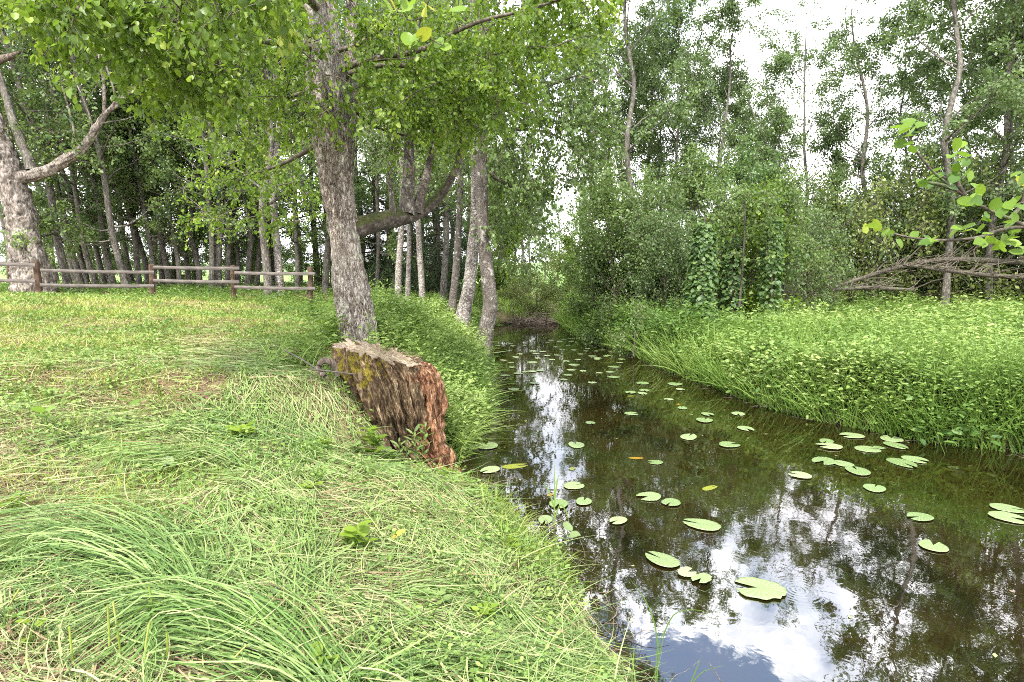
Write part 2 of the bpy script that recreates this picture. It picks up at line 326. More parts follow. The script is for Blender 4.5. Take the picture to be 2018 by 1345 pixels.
def pad_mat():
    m, N, L = mat_new('lily_pad'); tc = N.new('ShaderNodeTexCoord'); s = N.new('ShaderNodeSeparateXYZ'); L.new(tc.outputs['Object'], s.inputs[0])
    ang = mth(N, L, 'ARCTAN2', s.outputs['Y'], s.outputs['X']); vein = mth(N, L, 'ABSOLUTE', mth(N, L, 'SINE', mth(N, L, 'MULTIPLY', ang, 9.5)))
    vf = mth(N, L, 'LESS_THAN', vein, .16); oi = N.new('ShaderNodeObjectInfo')
    n = noise(N, L, tc.outputs['Object'], 18, 5, .7)
    a = N.new('ShaderNodeAttribute'); a.attribute_name = 'tint'
    base = ramp(N, L, mth(N, L, 'ADD', mth(N, L, 'MULTIPLY', n, .6), mth(N, L, 'MULTIPLY', oi.outputs['Random'], .4)), [(.25, (.095, .15, .045)), (.5, (.17, .23, .095)), (.8, (.26, .31, .16))])
    c = mixc(N, L, mth(N, L, 'MULTIPLY', vf, .6), base, (.36, .44, .22))
    sp = N.new('ShaderNodeMapRange'); L.new(noise(N, L, tc.outputs['Object'], 45, 2), sp.inputs['Value']); sp.inputs['From Min'].default_value = .66; sp.inputs['From Max'].default_value = .70
    c = mixc(N, L, mth(N, L, 'MULTIPLY', sp.outputs[0], .7), c, (.16, .11, .03))
    c = mixc(N, L, mth(N, L, 'SUBTRACT', 1.0, a.outputs['Fac'], clamp=True), c, (.30, .26, .02))
    p = N.new('ShaderNodeBsdfPrincipled'); L.new(c, p.inputs['Base Color']); p.inputs['Roughness'].default_value = .32; p.inputs['Specular IOR Level'].default_value = .6
    b = N.new('ShaderNodeBump'); b.inputs['Strength'].default_value = .35; b.inputs['Distance'].default_value = .004; L.new(mth(N, L, 'ADD', vein, n), b.inputs['Height']); L.new(b.outputs[0], p.inputs['Normal'])
    o = N.new('ShaderNodeOutputMaterial'); L.new(p.outputs[0], o.inputs[0]); return m
M['lily_pad'] = pad_mat()

def plain(name, col, rough=.6):
    m, N, L = mat_new(name); f = noise(N, L, mapping(N, L), 14, 3)
    c = ramp(N, L, f, [(.3, tuple(x*.75 for x in col)), (.7, tuple(min(1, x*1.15) for x in col))])
    p = N.new('ShaderNodeBsdfPrincipled'); L.new(c, p.inputs['Base Color']); p.inputs['Roughness'].default_value = rough
    o = N.new('ShaderNodeOutputMaterial'); L.new(p.outputs[0], o.inputs[0]); return m
M['petal_white'] = plain('petal_white', (.75, .75, .70)); M['petal_pink'] = plain('petal_pink', (.55, .22, .48))
M['yellow_pad'] = plain('sunken_leaf', (.22, .13, .012), .25); M['green_sunken'] = plain('green_sunken_leaf', (.17, .19, .02), .25)
M['brush'] = M['dead_wood']

def moss_mat():
    m, N, L = mat_new('mossy_bark'); v = mapping(N, L, (14, 14, 14)); n = noise(N, L, v, 1.0, 6, .7)
    g = N.new('ShaderNodeNewGeometry'); s = N.new('ShaderNodeSeparateXYZ'); L.new(g.outputs['Normal'], s.inputs[0])
    f = N.new('ShaderNodeMapRange'); L.new(mth(N, L, 'ADD', s.outputs['Z'], mth(N, L, 'MULTIPLY', mth(N, L, 'SUBTRACT', n, .5), 1.4)), f.inputs['Value']); f.inputs['From Min'].default_value = .05; f.inputs['From Max'].default_value = .3
    wood = ramp(N, L, n, [(.35, (.022, .016, .012)), (.52, (.07, .055, .042)), (.68, (.24, .215, .18))])
    moss = ramp(N, L, noise(N, L, v, 3.0, 4), [(.3, (.018, .022, .006)), (.7, (.065, .075, .012))])
    p = N.new('ShaderNodeBsdfPrincipled'); L.new(mixc(N, L, f.outputs[0], wood, moss), p.inputs['Base Color']); p.inputs['Roughness'].default_value = .95
    b = N.new('ShaderNodeBump'); b.inputs['Strength'].default_value = .9; b.inputs['Distance'].default_value = .03; L.new(n, b.inputs['Height']); L.new(b.outputs[0], p.inputs['Normal'])
    o = N.new('ShaderNodeOutputMaterial'); L.new(p.outputs[0], o.inputs[0]); return m
M['moss'] = moss_mat()

# ------------------------------------------------------------------ terrain
def edge_from(pxs, extra_lo, extra_hi):
    w = [atz(a, b, 0.0) for a, b in pxs]; xs = [p[0] for p in w]; ys = [p[1] for p in w]
    o = np.argsort(ys); ys = np.array(ys)[o]; xs = np.array(xs)[o]
    ys = np.concatenate([[e[1] for e in extra_lo], ys, [e[1] for e in extra_hi]]); xs = np.concatenate([[e[0] for e in extra_lo], xs, [e[0] for e in extra_hi]])
    return ys, xs
LE = edge_from([(1205, 1345), (1150, 1240), (1098, 1130), (1055, 1055), (975, 1005), (915, 955), (893, 920), (915, 885), (945, 830), (945, 770), (938, 720), (925, 690), (945, 665), (962, 645)],
               [(3.5, -8), (2.0, -3), (1.25, 0), (.9, 1.5)], [(-.3, 21.8), (1.6, 23.3), (1.6, 400)])
RE = edge_from([(1112, 640), (1135, 660), (1200, 683), (1260, 703), (1340, 737), (1430, 767), (1520, 802), (1620, 828), (1750, 853), (1850, 872), (2018, 892)],
               [(14, -8), (12, -2), (9.2, 3)], [(2.0, 22.4), (1.7, 23.3), (1.7, 400)])
def xl(y): return np.interp(y, *LE)
def xr(y): return np.interp(y, *RE)
def sst(x, a, b): t = np.clip((x-a)/(b-a), 0, 1); return t*t*(3-2*t)
def H(x, y):
    x = np.asarray(x, float); y = np.asarray(y, float); d = xl(y)-x; e = x-xr(y); wig = (vn2(x, y, 1.9, 71)-.5)*.30+(vn2(x, y, 5.5, 72)-.5)*.14; d = d+wig*(d < 1.5)*np.clip(1.5-d, 0, 1); e = e+wig*(e < 1.5)*np.clip(1.5-e, 0, 1)
    pa = np.interp(d, [-2, -.5, -.05, .06, .4, 1, 2, 3.5, 8, 14, 40], [-.8, -.6, -.12, .08, .24, .46, .72, .92, 1.12, 1.2, 1.2])
    pb = np.interp(d, [-2, -.5, -.05, .05, .35, .7, .95, 1.2, 2, 8, 14, 40], [-.8, -.6, -.2, .08, .22, .42, .74, .98, 1.1, 1.18, 1.2, 1.2])
    pc = np.interp(d, [-2, -.5, -.05, .05, .5, 1.2, 3, 8, 14, 40], [-.8, -.6, -.15, .12, .32, .52, .85, 1.05, 1.15, 1.15])
    wb = sst(y, 4.5, 5.3); wc = sst(y, 9, 13); left = pa*(1-wb)+pb*wb*(1-wc)+pc*wc*wb
    left = left+.38*np.exp(-((x+13)**2/40+(y-12.5)**2/22))+.10*np.exp(-((x+5)**2/9+(y-8.5)**2/8))
    left = left-.26*np.exp(-((x+1.10)**2/.16+(y-4.95)**2/.14))*(d > .15)
    right = np.interp(e, [-2, -.5, -.04, .04, .4, 2, 8, 30], [-.8, -.55, -.2, .16, .30, .38, .45, .55])
    z = np.where(d > e, left, right)
    bank = sst(y, 22.6, 24.5); z = np.where(z < .35, z*(1-bank)+np.maximum(z, .35)*bank, z)
    land = np.clip(np.minimum(np.abs(d), np.abs(e))*2, 0, 1)
    z = z+land*((vn2(x, y, 1.6, 1)-.5)*.07+(vn2(x, y, 5, 2)-.5)*.035)
    far = sst(np.hypot(x, y), 38, 70); return z*(1-far)+1.1*far
def axis(lo, hi, flo, fhi, step, grow=1.14):
    a = list(np.arange(flo, fhi+1e-6, step)); s = step
    while a[-1] < hi: s *= grow; a.append(a[-1]+s)
    s = step
    while a[0] > lo: s *= grow; a.insert(0, a[0]-s)
    return np.array(a)
gx = axis(-900, 900, -9, 9, .09); gy = axis(-60, 1200, 1.2, 15, .09, 1.10)
X, Y = np.meshgrid(gx, gy); Z = H(X, Y); nx_, ny_ = len(gx), len(gy)
idx = np.arange(nx_*ny_).reshape(ny_, nx_)
tag(MB().add(np.stack([X, Y, Z], -1).reshape(-1, 3), np.stack([idx[:-1, :-1], idx[:-1, 1:], idx[1:, 1:], idx[1:, :-1]], -1).reshape(-1, 4)).build('ground', M['ground']), kind='structure')
wm = MB(); wm.add([(-8, -12, 0), (30, -12, 0), (30, 26, 0), (-8, 26, 0)], [[0, 1, 2, 3]])
tag(wm.build('water', M['water'], smooth=False), kind='structure')
# a low wooded hill beyond the field on the left
hm = MB(); a = np.linspace(-2.2, .9, 60); r = np.array([230, 260, 300, 360])
hv = np.stack([np.stack([np.sin(a)*R_, np.cos(a)*R_, np.full_like(a, 0.8)+hh*(.6+.5*vn2(a*6, a*0, 1, 5))], -1) for R_, hh in zip(r, (0, 2.5, 5, 4))], 0)
ii = np.arange(4*60).reshape(4, 60); hm.add(hv.reshape(-1, 3), np.stack([ii[:-1, :-1], ii[:-1, 1:], ii[1:, 1:], ii[1:, :-1]], -1).reshape(-1, 4), .5)
tag(hm.build('hills', plain('hill_green', (.16, .24, .09), .95)), kind='structure')

# ------------------------------------------------------------------ tree generator
def wander(P, amp, freq=1.3, seed=0):
    o = np.stack([vnoise3(P+seed*11.7+k*19.3, freq)-.5 for k in range(3)], -1); w = np.linspace(0, 1, P.shape[-2])
    w = w.reshape((1,)*(P.ndim-2)+(-1, 1)) if P.ndim > 2 else w[:, None]; return P+o*amp*2*np.minimum(w*3, 1)
def sample_path(P, i, s):
    """P (n,m,3), indices i, s in 0..1 -> points, tangents"""
    m = P.shape[1]; f = s*(m-1); k = np.clip(np.floor(f).astype(int), 0, m-2); u = (f-k)[:, None]
    a, b = P[i, k], P[i, k+1]; return a*(1-u)+b*u, nrm(b-a)
def side_dirs(T, ang, az=None):
    n = len(T); r = rng.normal(0, 1, (n, 3)); r = nrm(r-T*np.sum(r*T, 1, keepdims=True)); return nrm(T*np.cos(ang)[:, None]+r*np.sin(ang)[:, None])
def grow_tree(h=14, r0=.16, base=.3, n1=26, L1=2.6, el=(50, 20), n2=110, n3=480, nleaf=11000, ls=.11, lw=.65, droop=.15, wob=.25, shape='oval', curve=.25,
              kind='far', jit=.10, tk=8, path=None, leaf_up=.6, hang=-.5, tr=(.25, .2), forks=None, dens_top=1.0):
    P = path if path is not None else wander(np.stack([np.zeros(24), np.zeros(24), np.linspace(-.25, h, 24)], -1), wob, .35, rng.integers(50))
    tp = np.linspace(0, 1, len(P)); R = r0*(1-tp)**.75*.95+.012; R = R*(1+.45*np.exp(-tp*h/.45))
    wood = tubes(P[None], R[None], tk)
    s1 = base+(1-base)*rng.random(n1)**dens_top*.98; p0, t0 = sample_path(P[None], np.zeros(n1, int), s1)
    u = (s1-base)/(1-base)
    prof = {'oval': np.sin(np.clip(u*.85+.15, 0, 1)*pi)**.6, 'cone': (1-u)**.85+.05, 'up': (1-u)**.5*(.5+u), 'open': .55+.45*np.sin(u*pi)}[shape]
    az = np.arange(n1)*2.4+rng.random(n1)*.8; e = np.radians(el[0]*u+el[1]*(1-u))+rng.normal(0, .15, n1)
    d1 = np.stack([np.cos(az)*np.cos(e), np.sin(az)*np.cos(e), np.sin(e)], -1); L = L1*prof*(.7+.5*rng.random(n1))
    k = np.linspace(0, 1, 7)[None, :, None]
    B1 = p0[:, None]+d1[:, None]*L[:, None, None]*k+UP*(curve*L[:, None, None]*k*k)
    B1 = wander(B1, .22*min(1, L1/2), .8, 3)
    rb = np.interp(s1, tp, R)*.42; tubes(B1, rb[:, None]*(1-np.linspace(0, 1, 7)*.85)[None], 5, mb=wood)
    i2 = rng.choice(n1, n2, p=L/L.sum()); s2 = .2+.8*rng.random(n2)**.8; q, t = sample_path(B1, i2, s2); d2 = side_dirs(t, rng.uniform(.4, 1.1, n2))
    d2[:, 2] += .15; d2 = nrm(d2); L2 = L[i2]*(.55-.3*s2)*(.7+.6*rng.random(n2)); k = np.linspace(0, 1, 5)[None, :, None]
    B2 = wander(q[:, None]+d2[:, None]*L2[:, None, None]*k-UP*(droop*L2[:, None, None]*k*k), .12, 1.2, 5)
    tubes(B2, (rb[i2]*.4*(1-.5*s2))[:, None]*(1-np.linspace(0, 1, 5)*.8)[None], 3, mb=wood)
    i3 = rng.choice(n2, n3, p=L2/L2.sum()); s3 = .15+.85*rng.random(n3); q, t = sample_path(B2, i3, s3); d3 = side_dirs(t, rng.uniform(.3, 1.2, n3)); d3[:, 2] -= droop; d3 = nrm(d3)
    L3 = np.clip(L2[i3]*.5, .25, .9)*(.6+.6*rng.random(n3)); k = np.linspace(0, 1, 4)[None, :, None]
    B3 = q[:, None]+d3[:, None]*L3[:, None, None]*k-UP*(droop*1.6*L3[:, None, None]*k*k)
    tubes(B3, np.full((n3, 1), .006)*(1-np.linspace(0, 1, 4)*.6)[None], 3, mb=wood)
    cr = MB(); lv = rng.choice(n3, nleaf); sl = rng.random(nleaf)**.8; q, t = sample_path(B3, lv, sl); q = q+rng.normal(0, jit, (nleaf, 3))
    D = nrm(t*.5+rng.normal(0, .7, (nleaf, 3))+UP*hang); Nn = nrm(rng.normal(0, 1, (nleaf, 3))+UP*leaf_up)
    tw = rng.normal(0, .12, n3); leaves(cr, q, D, Nn, ls*rng.uniform(.6, 1.25, nleaf), lw, np.clip(.45+tw[lv]+rng.normal(0, .14, nleaf), 0, 1), kind=kind)
    return wood, cr
def make_tree(name, wm_, lm_, wood, cr, label=None, cat='tree', group=None):
    t = empty(name); tag(t, label, cat, group); wood.build('trunk', wm_, t); cr.build('crown', lm_, t); return t
protos = {}
def proto(key, name, bark, leaf, n=2, **kw):
    for i in range(n): protos.setdefault(key, []).append([name, bark, leaf, kw, None])
def place(key, i, loc, rz=0, lean=(0, 0), s=1.0, label=None, cat='tree', group=None):
    L_ = protos[key]; e = L_[i % len(L_)]
    if e[4] is None:
        w, c = grow_tree(**e[3]); e[4] = make_tree(e[0], M[e[1]], M[e[2]], w, c); t = e[4]
    else: t = copy_tree(e[4])
    for kk in ('label', 'category', 'group'):
        if kk in t: del t[kk]
    tag(t, label, cat, group); t.location = tuple(float(v) for v in loc); t.scale = (s, s, s)
    t.rotation_mode = 'QUATERNION'; from mathutils import Euler
    t.rotation_quaternion = Euler((0, radians(lean[0]), 0)).to_quaternion() @ Euler((radians(lean[1]), 0, 0)).to_quaternion() @ Euler((0, 0, rz)).to_quaternion()
    return t
proto('row', 'slender_tree', 'bark_grey', 'leaf_dark', 4, h=15, r0=.13, base=.15, n1=38, L1=2.7, el=(55, 5), n2=150, n3=620, nleaf=9800, ls=.118, wob=.45, droop=.2)
proto('rowb', 'slender_tree', 'bark_grey', 'leaf_mid', 2, h=14, r0=.11, base=.16, n1=34, L1=2.5, el=(55, 5), n2=130, n3=560, nleaf=9000, ls=.118, wob=.4, droop=.2)
proto('birch', 'birch_tree', 'bark_birch', 'leaf_mid', 2, h=14, r0=.125, base=.3, n1=28, L1=2.3, el=(50, 25), n2=120, n3=560, nleaf=12000, ls=.09, wob=.3, droop=.5)
proto('spruce', 'spruce_tree', 'bark_dark', 'spruce_needles', 1, h=14, r0=.16, base=.05, n1=90, L1=2.3, el=(10, -22), n2=420, n3=2200, nleaf=26000, ls=.13, lw=.16, wob=.05, droop=.45, shape='cone', curve=.1, jit=.05, hang=-.3, leaf_up=.2)
proto('aspen', 'aspen_tree', 'bark_grey', 'leaf_grey', 3, h=16, r0=.115, base=.2, n1=38, L1=3.0, el=(60, 15), n2=230, n3=900, nleaf=23000, ls=.12, wob=.45, droop=.15, shape='open', curve=.35)
proto('aspen_thin', 'aspen_tree', 'bark_grey', 'leaf_grey', 2, h=13, r0=.13, base=.38, n1=20, L1=2.2, el=(60, 20), n2=95, n3=420, nleaf=11000, ls=.11, wob=.4, droop=.1, shape='open', curve=.35)
proto('far', 'distant_tree', 'bark_grey', 'leaf_mid', 2, h=13, r0=.13, base=.15, n1=30, L1=2.6, el=(55, 10), n2=110, n3=400, nleaf=7000, ls=.17, wob=.4)

def place_px(key, i, px, Yd, lean_px=None, s=1.0, label=None, group=None, cat='tree', rz=None):
    """base under the column px at distance Yd; lean_px = (px_top, py_top) aims the trunk from its base"""
    x = (px-CX)/F_PX*Yd; x = (px-CX)/F_PX*(Yd*.992+.1); z = float(H(x, Yd)); lean = (0, 0)
    if lean_px is not None:
        tpt = pt(lean_px[0], lean_px[1], Yd); lean = (math.degrees(math.atan2(tpt[0]-x, tpt[2]-z)), 0)
    return place(key, i, (x, Yd, z-.05), rng.uniform(0, 6.28) if rz is None else rz, (lean[0], rng.normal(0, 1.5)), s, label, cat, group)

ORD = 'first second third fourth fifth sixth seventh eighth ninth tenth eleventh twelfth thirteenth fourteenth fifteenth sixteenth seventeenth eighteenth nineteenth twentieth'.split()
# left row behind the fence: (base px, distance, where the trunk is at y=330, scale)
ROW = [(140, 21, 78, 1.15), (163, 24, 108, .9), (176, 25, 128, .9), (192, 23, 138, .95), (208, 26, 160, .9), (226, 24, 182, .9), (252, 21.5, 203, 1.05), (276, 25, 236, .9), (291, 26, 256, .9),
       (306, 24, 268, .9), (322, 27, 292, .9), (337, 25, 310, .9), (354, 24, 330, .85), (373, 26, 356, .9), (393, 25, 380, .95), (416, 23, 408, 1.0), (431, 23.5, 428, 1.05), (447, 25, 448, .9),
       (468, 26, 470, .9), (488, 25, 492, .95), (506, 26, 512, .85)]
for i, (px, Yd, tx, s) in enumerate(ROW):
    place_px('row' if i % 3 else 'rowb', i, px, Yd, (tx, 330), s, '%s slender dark-leaved tree to the right of the gnarled tree, behind the fence' % (ORD[i] if i < 20 else 'twenty-first'), 'slender trees in the row behind the fence')
BACKROW = [(-170, 30), (-60, 33), (30, 31), (115, 32), (152, 30), (188, 33), (218, 29), (262, 31), (300, 32), (345, 30), (385, 33), (425, 29), (460, 31), (500, 33), (540, 30), (590, 32), (625, 29), (655, 31), (715, 29), (770, 33), (835, 30), (885, 34), (925, 38)]
for i, (px, Yd) in enumerate(BACKROW):
    if px < 0 or px == 30:
        lab = ['tree out beyond the left edge of the fenced field', 'dark tree at the far left behind the gnarled trunk', 'leafy tree directly behind the gnarled trunk at the left edge'][i]
    else: lab = 'back-row tree deep in the shade, %s counting right from the gnarled tree' % ORD[i-3]
    place_px('row', i+1, px, Yd, (px-(40 if px < 300 else 5), 330), 1.15, lab, 'trees of the second row deeper in the wood')
MID = [(585, 24, 590, .9, 'rowb', 'thin tree behind the last fence post'), (640, 23, 640, .95, 'row', 'shaded tree just left of the big lime trunk'),
       (742, 24, 745, .9, 'rowb', 'shaded thin tree right beside the big lime trunk'), (757, 26, 760, .9, 'row', 'dark thin tree between the big trunk and the white birches'),
       (872, 22, 880, 1.0, 'row', 'dark tree between the white birches and the waterside trees'), (855, 27, 858, 1.0, 'rowb', 'leafy tree in the shade behind the mossy limb')]
for i, (px, Yd, tx, s, k, lab) in enumerate(MID): place_px(k, i, px, Yd, (tx, 330), s, lab)
place_px('row', 2, 529, 20.5, (521, 330), 1.15, 'thick shaded tree behind the fence beside the pale one')
place_px('birch', 1, 553, 21, (540, 330), 1.15, 'pale grey-barked tree behind the fence with a forked foot')
for i, (px, Yd, tx, s, lab) in enumerate([(785, 19, 778, .9, 'slim white birch nearest the big lime trunk under the mossy limb'), (802, 20, 800, .75, 'greyish birch in the middle of the three under the mossy limb'), (832, 19, 832, .85, 'slim white birch rightmost of the three under the mossy limb')]):
    place_px('birch', i, px, Yd, (tx, 330), s, lab, 'birches under the mossy limb')
for i, (px, Yd, s, lab) in enumerate([(745, 26.5, .8, 'dark spruce behind the big lime trunk'), (810, 25, .9, 'dark drooping spruce behind the three birches'), (865, 24, .75, 'small dark spruce left of the waterside trunks')]):
    place_px('spruce', 0, px, Yd, None, s, lab)
# far side of the bend
FAR = [(955, 40, 'far', .8), (985, 46, 'far', .85), (1012, 29, 'birch', .6), (1029, 28.5, 'birch', .6), (1045, 50, 'far', .7), (1075, 60, 'far', .6), (1100, 62, 'far', .7), (1140, 58, 'far', .8), (1175, 46, 'far', .75), (1205, 40, 'far', .7), (1250, 38, 'far', .7),
       (1300, 40, 'far', .7), (1350, 38, 'far', .6), (1420, 40, 'far', .55), (1480, 38, 'far', .55), (1540, 40, 'far', .5), (1600, 38, 'far', .5), (1660, 40, 'far', .42), (1730, 38, 'far', .42), (1790, 38, 'far', .5), (1850, 36, 'far', .6), (1930, 36, 'far', .65), (2010, 35, 'far', .7), (2110, 33, 'far', .7)]
FL = ['pale tree left of the far bend of the creek', 'pale green tree behind the two thin white trunks at the bend', 'thin white trunk at the far bend, the left one of two', 'thin white trunk at the far bend, the right one of two', 'far light green tree straight above the brush pile',
      'distant hazy tree over the end of the creek', 'most distant tree in the gap above the creek end', 'distant tree right of the gap above the creek', 'pale tree behind the dark riverside bush', 'tree behind the left side of the bushes on the right bank', 'far tree behind the tall straight trunk on the right bank',
      'far tree between the two tall trunks on the right bank', 'low far tree behind the slanting pale trunk', 'low far tree above the hop-covered column', 'low far tree behind the leafy bush on the right bank', 'low far tree beneath the crossing trunks', 'low far tree behind the crossing trunks', 'low far tree right of the crossing trunks', 'low far tree at the foot of the bare thin trunk',
      'far tree just right of the bare thin trunk', 'far tree behind the tall right-hand trunk', 'far tree behind the fallen branches', 'far tree at the right edge behind the fallen branches', 'far tree outside the right edge of the wood']
for i, (px, Yd, k, s) in enumerate(FAR): place_px(k, i, px, Yd, None, s, FL[i], 'distant trees beyond the creek')

# tall trees on the right bank (trunk from base px to a second px)
TALL = [(1247, 24, (1245, 100), 'aspen', 0, 1.15, 'tallest straight tree on the right bank, its top beyond the picture'),
        (1333, 26, (1338, 130), 'aspen', 1, .80, 'upright tree right of the tallest one, bare fork near its top'),
        (1383, 25, (1440, 130), 'aspen', 2, .80, 'tree with slanting pale trunk leaning right over the bushes'),
        (1655, 25, (1500, 215), 'aspen_thin', 0, .86, 'pale trunk leaning steeply left across an upright one'),
        (1578, 25.5, (1604, 80), 'aspen', 1, .78, 'upright thin tree crossed by the leaning pale trunk'),
        (1740, 24, (1700, 110), 'aspen_thin', 1, .95, 'bare thin trunk standing alone against the white sky'),
        (1862, 21, (1903, 40), 'aspen', 0, 1.1, 'big leafy tree with straight trunk behind the overhanging branch'),
        (1950, 22, (2015, 60), 'aspen', 2, 1.1, 'big leafy tree leaning right at the right edge'),
        (2085, 20, (2150, 60), 'aspen', 1, 1.1, 'leafy tree just outside the right edge'), (2260, 19, (2300, 60), 'aspen', 0, 1.1, 'leafy tree well outside the right edge'),
        (1430, 29, (1420, 200), 'aspen', 0, .66, 'lower tree in the second line behind the leaning pale trunk'), (1500, 30, (1505, 250), 'aspen', 1, .6, 'low grey tree filling the gap left of the crossing trunks'), (1270, 27, (1285, 100), 'aspen', 2, .85, 'leafy tree close behind the tallest straight one'),
        (1790, 26, (1800, 150), 'aspen', 1, .72, 'tree between the bare thin trunk and the big right-hand trees'), (2050, 24, (2070, 60), 'aspen', 0, 1.0, 'tree half cut off by the right edge'),
        (1300, 31, (1300, 130), 'aspen', 2, .8, 'grey tree in the second line behind the tallest one'), (1195, 29, (1200, 130), 'aspen', 1, .85, 'tree behind the dark riverside bush, left of the tallest one'),
        (1985, 27, (2000, 60), 'aspen', 2, 1.0, 'dense tree in the back line at the right edge'), (1905, 29, (1915, 200), 'aspen', 1, .8, 'back-line tree between the two big right-hand trees'), (1160, 34, (1165, 250), 'birch', 1, .9, 'slim tree rising behind the creek end')]
for (px, Yd, top, k, i, s, lab) in TALL: place_px(k, i, px, Yd, top, s, lab)

# ------------------------------------------------------------------ bushes and thicket
proto('bush', 'bush', 'twig', 'leaf_mid', 2, h=3.3, r0=.035, base=.02, n1=34, L1=1.7, el=(75, 30), n2=150, n3=620, nleaf=9000, ls=.085, wob=.25, shape='open', curve=.25)
proto('bush_dark', 'bush', 'twig', 'leaf_dark', 2, h=3.6, r0=.035, base=.02, n1=36, L1=1.5, el=(75, 30), n2=150, n3=620, nleaf=11500, ls=.085, wob=.25, shape='open', curve=.25)
proto('bush_pale', 'bush', 'twig', 'leaf_grey', 2, h=3.2, r0=.03, base=.02, n1=34, L1=1.6, el=(70, 25), n2=150, n3=600, nleaf=9500, ls=.085, wob=.25, shape='open', curve=.15)
proto('bush_olive', 'bush', 'twig', 'leaf_olive', 2, h=2.2, r0=.03, base=.02, n1=44, L1=1.8, el=(60, 12), n2=170, n3=700, nleaf=9500, ls=.07, wob=.25, shape='open', curve=.05, droop=.4)
proto('bush_bright', 'bush', 'twig', 'leaf_bright', 2, h=2.6, r0=.025, base=.02, n1=26, L1=1.1, el=(75, 25), n2=100, n3=380, nleaf=5200, ls=.10, wob=.25, shape='open', curve=.15)
proto('low_shrub', 'shrub', 'twig', 'leaf_mid', 2, h=1.3, r0=.02, base=.02, n1=24, L1=.9, el=(70, 10), n2=80, n3=260, nleaf=2600, ls=.08, wob=.15, shape='open', curve=.1)
BUSH = [(1165, 18, 'bush', .95, 'dark willow-like bush at the water edge right of the creek end'), (1205, 17, 'bush', 1.0, 'tall dark bush, second along the right bank from the bend'), (1245, 18.5, 'bush', 1.1, 'mid green bush under the tallest straight tree'),
        (1290, 17, 'bush_pale', 1.0, 'pale-leaved bush between the dark bushes and the hop-covered column'), (1325, 16, 'bush_pale', .8, 'low pale bush left of the hop-covered column'), (1345, 19, 'bush', 1.2, 'green bush behind the hop-covered column'),
        (1425, 16.5, 'bush', 1.0, 'leafy bush just right of the hop-covered column'), (1462, 17.5, 'bush_dark', 1.15, 'bush grown round the dark thin stem'), (1505, 15.8, 'bush_bright', 1.1, 'bright yellow-green bush with large leaves on the right bank'),
        (1535, 17, 'bush', .95, 'right end bush of the riverside clump'), (1575, 19, 'bush_pale', .9, 'pale spreading bush right of the riverside clump'), (1255, 13.8, 'low_shrub', .85, 'low dark shrub overhanging the water on the right bank'), (1195, 15.5, 'low_shrub', .85, 'small shrub hanging over the water below the dark willow-like bush'),
        (1062, 23.4, 'bush_olive', .8, 'olive bush drooping over the brush pile at the bend'), (1015, 24.6, 'bush_olive', .55, 'small yellowish bush left on the brush pile'), (1092, 23.4, 'bush_olive', .6, 'sparse olive bush right on the brush pile'),
        (975, 25, 'bush_bright', 1.6, 'light green bush on the left bank beside the bend'), (985, 33, 'bush_bright', 1.5, 'green bush behind the bend on the left bank'), (1125, 30, 'bush_bright', 1.0, 'bush in the meadow right of the bend'), (1140, 24.5, 'bush_bright', .8, 'light bush at the corner where the right bank begins')]
for i, (px, Yd, k, s, lab) in enumerate(BUSH): place_px(k, i, px, Yd, None, s, lab, cat='bush')
TH = [(1560, 24), (1610, 23), (1650, 25.5), (1690, 23.5), (1730, 25), (1770, 24), (1815, 25.5), (1860, 24.5), (1900, 26), (1945, 24.5), (1990, 25.5), (2040, 24), (2100, 23), (2170, 22), (2250, 22)]
for i, (px, Yd) in enumerate(TH):
    place_px(('bush_pale', 'bush_olive', 'bush', 'bush_pale')[i % 4], i, px, Yd, None, (1.3, 1.9, 1.25, 1.4)[i % 4]*rng.uniform(.9, 1.15), '%s bush of the grey thicket counting right from the riverside clump' % ORD[i], 'bushes of the grey thicket', 'bush')
for i, px in enumerate([905, 860, 820, 770, 735, 690]):
    place_px('bush_dark', i, px, 25+i % 3*2, None, .55, '%s low undergrowth bush counting left from the waterside trees' % ORD[i], 'low bushes under the trees', 'bush')
for i, px in enumerate(range(60, 640, 48)):
    place_px('bush_dark' if i % 2 else 'bush', i, px, 29+i % 3*4, None, .85, '%s low bush in the shade behind the row of slender trees, from the left' % ORD[i], 'low bushes behind the slender trees', 'bush')

